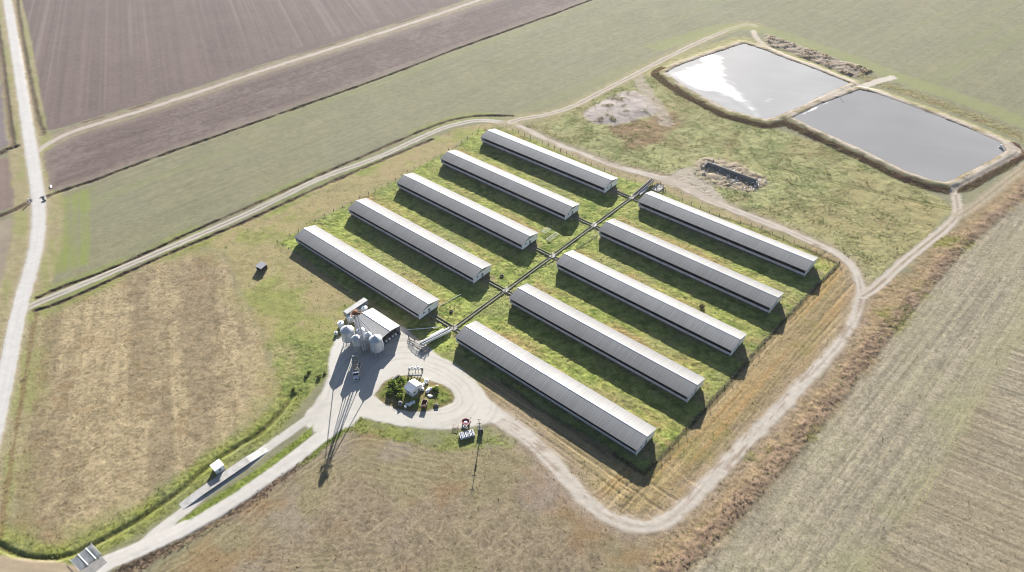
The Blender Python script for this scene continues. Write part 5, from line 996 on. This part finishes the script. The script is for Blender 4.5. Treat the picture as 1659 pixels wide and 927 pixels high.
# ------------------------------------------------------------------ odds and ends
def rack(label, px, lx, ly, z, rz):
    c = at(*px); t = thing('pallet_rack', label, 'slatted rack', (c[0], c[1], 0), rz, 'pale slatted racks on the grass')
    f_ = MB(); [f_.bar((sx*lx/2, -ly/2, z), (sx*lx/2, ly/2, z), .14) for sx in (-1, 1)]; [f_.bar((-lx/2, sy*ly/2, z), (lx/2, sy*ly/2, z), .14) for sy in (-1, 1)]; f_.build('frame', M_conc, t)
    s = MB(); [s.bar((-lx/2, q, z+.05), (lx/2, q, z+.05), .12, .05) for q in np.arange(-ly/2+.4, ly/2, .75)]; s.build('slat', M_conc, t)
    for sx in (-1, 1):
        for sy in (-1, 1): MB().box(sx*lx/2-.06, sx*lx/2+.06, sy*ly/2-.06, sy*ly/2+.06, 0, z).build('leg', M_galvd, t)
rack('long pale grey slatted rack nearest the walkway', (895, 385), 2.0, 6.6, .6, R_(-3)); rack('shorter pale grey slatted rack close to the barn end', (885, 376), 2.6, 4.2, 1.1, R_(-3))
def tyre(label, px, r=.65):
    c = at(*px); t = thing('old_tyre', label, 'tyre', (c[0], c[1], ground_z(c[0], c[1])+.12), 0, 'old tyres on the grass'); MB().lathe([(r*.55, .02), (r*.75, .0), (r, .1), (r, .28), (r*.75, .38), (r*.55, .34), (r*.5, .18), (r*.55, .02)], 18).build('casing', M_tyre, t); MB().lathe([(r*.5, .05), (0, .08)], 12).build('soil_fill', M_feed, t)
tyre('old black tyre on the grass near the mill-end walkway', (731, 505.5), .8); tyre('old black tyre on the grass beside the second walkway spur', (813, 448), .85)
def pipe(label, a, b, r, m, cat='pipe', name='water_pipe'):
    A, B = Vector(at(*a)), Vector(at(*b)); A.z = ground_z(A.x, A.y)+r+.15; B.z = ground_z(B.x, B.y)+r+.15
    o = MB().tube((0, 0, 0), B-A, r, 8).build(name, m); o.location = A; tag(o, label, cat)
pipe('pale pipe running from the mill shed towards the walkway', (659, 535.5), (712, 531), .16, M_plas); pipe('dark pipe crossing the grass below the middle right barn', (876, 434), (934, 404), .1, M_steel); pipe('dark pipe crossing the grass above the middle junction', (935, 403.5), (969, 381), .1, M_steel)
pipe('thin pale pipe from the barn behind the mill to the grass', (713, 496), (748, 477), .14, M_conc)
# lagoon fittings
def standpipe(label, px, z0, h):
    c = at(px[0], px[1], z0); t = thing('standpipe', label, 'standpipe', (c[0], c[1], z0-1), 0, 'white standpipes in the lagoon'); MB().tube((0, 0, 0), (0, 0, h+1), .14, 8).build('pipe', M_plas, t); MB().tube((0, 0, h+.85), (0, 1.2, h+.85), .12, 8).build('elbow', M_plas, t)
standpipe('white standpipe on the dark side of the lagoon divider', (1362, 158), 1.2, 2.0)
c = at(1622, 236, 2.0); t = thing('pump_stand', 'small white pump stand at the far corner of the right lagoon', 'pump', (c[0], c[1], 1.2), .4); MB().box(-.9, .9, -.6, .6, 0, .2).build('base', M_conc, t); MB().box(-.5, .5, -.35, .35, .2, 1.2).build('pump_body', M_plas, t); MB().tube((.5, 0, .6), (2.2, -1.6, .1), .12, 8).build('suction_pipe', M_plas, t); MB().bar((-.8, -.5, .2), (-.8, -.5, 2.2), .12).build('post', M_wood, t)
# by the road
c = at(83, 303); t = thing('white_board', 'white board lying on the brown field edge by the road', 'board', (c[0], c[1], 0), R_(-20)); MB().box(-1.5, 1.5, -.5, .5, .3, .42).build('board', M_plas, t); MB().bar((-1.1, 0, 0), (-1.1, 0, .3), .2).bar((1.1, 0, 0), (1.1, 0, .3), .2).build('bearer', M_wood, t)
c = at(49, 329); t = thing('marker_post', 'tall white marker post left of the road over the ditch', 'marker post', (c[0], c[1], -.2)); MB().box(-.3, .3, -.3, .3, 0, 2.6).build('post', M_plas, t); MB().lathe([(.42, 2.6), (.3, 2.8), (0, 2.9)], 8).build('cap', M_plas, t)
c = at(73, 322); t = thing('culvert_headwall', 'grey concrete culvert headwall on the right of the road', 'culvert', (c[0], c[1], 0), R_(-15)); MB().box(-2.6, 2.6, -.25, .25, -.8, .7).build('headwall', M_conc2, t); MB().tube((0, -.27, -.2), (0, -1.0, -.2), .5, 12).build('culvert_pipe', M_conc2, t); MB().box(-2.7, -2.3, -1.8, .3, -.8, .5).box(2.3, 2.7, -1.8, .3, -.8, .5).build('wing_wall', M_conc2, t)
# single shrubs
def shrub(label, px, r, h, pal, n=160, seed=0):
    rg = np.random.default_rng(seed+50); c = at(*px); gz = ground_z(c[0], c[1]); t = thing('shrub', label, 'shrub', (c[0], c[1], gz))
    st = MB(); [st.tube((0, 0, -.1), (math.cos(q)*r*.6, math.sin(q)*r*.6, h*.7), .05, 5, .02) for q in np.arange(0, 6.2, 1.1)]; st.build('stem', M_darkwood, t)
    d = rg.normal(size=(n, 3)); d /= np.linalg.norm(d, axis=1)[:, None]; d *= rg.uniform(.45, 1, (n, 1))**.5; p = d*np.array([r, r, h*.5])+np.array([0, 0, h*.52])
    a = rg.normal(size=(n, 3, 3))*.24*max(r, .5); V_ = (p[:, None, :]+a).reshape(-1, 3); cc = np.array([S(*pal[i]) for i in rg.integers(0, len(pal), n)])*np.exp(rg.normal(0, .25, (n, 1)))
    o = np_mesh('foliage', V_, np.arange(n*3).reshape(-1, 3), LEAF, np.repeat(cc, 3, 0), False, 3); o.parent = t
GR = [(124, 146, 66), (150, 170, 80), (104, 126, 58)]; BR = [(88, 78, 58), (112, 104, 72), (80, 76, 54)]
shrub('lone dark bush on the brown strip between right-row barns', (1137, 498), .9, 1.3, BR, 140, 1)
for k, (px, r, lb) in enumerate((((637, 625), 1.6, 'broad green bush on the upper left of the island'), ((645, 632), 1.7, 'tall green bush beside the hut vent'), ((650, 620), 1.4, 'green bush behind the hut on the island'), ((634, 638), 1.3, 'lower green bush at the left of the island'), ((648, 645), 1.3, 'yellow-green bush just left of the hut shadow'), ((706, 633), 1.1, 'small green bush right of the white sacks'), ((362, 436), .0, ''))):
    if r: shrub(lb, px, r, r*1.2, GR, 220, 10+k)
for k, (px, r, lb) in enumerate((((501, 604), 1.0, 'small dark bush in the green patch, uppermost of its line'), ((496, 611), .9, 'small dark bush second in the line through the green patch'), ((517, 612), 1.1, 'dark bush nearest the yard edge'), ((526, 606), .8, 'small bush at the corner of the yard gravel'), ((475, 632), .9, 'dark bush at the lower end of the green patch line'))): shrub(lb, px, r*.75, r*.8, GR[:1]+BR[:2], 120, 30+k)
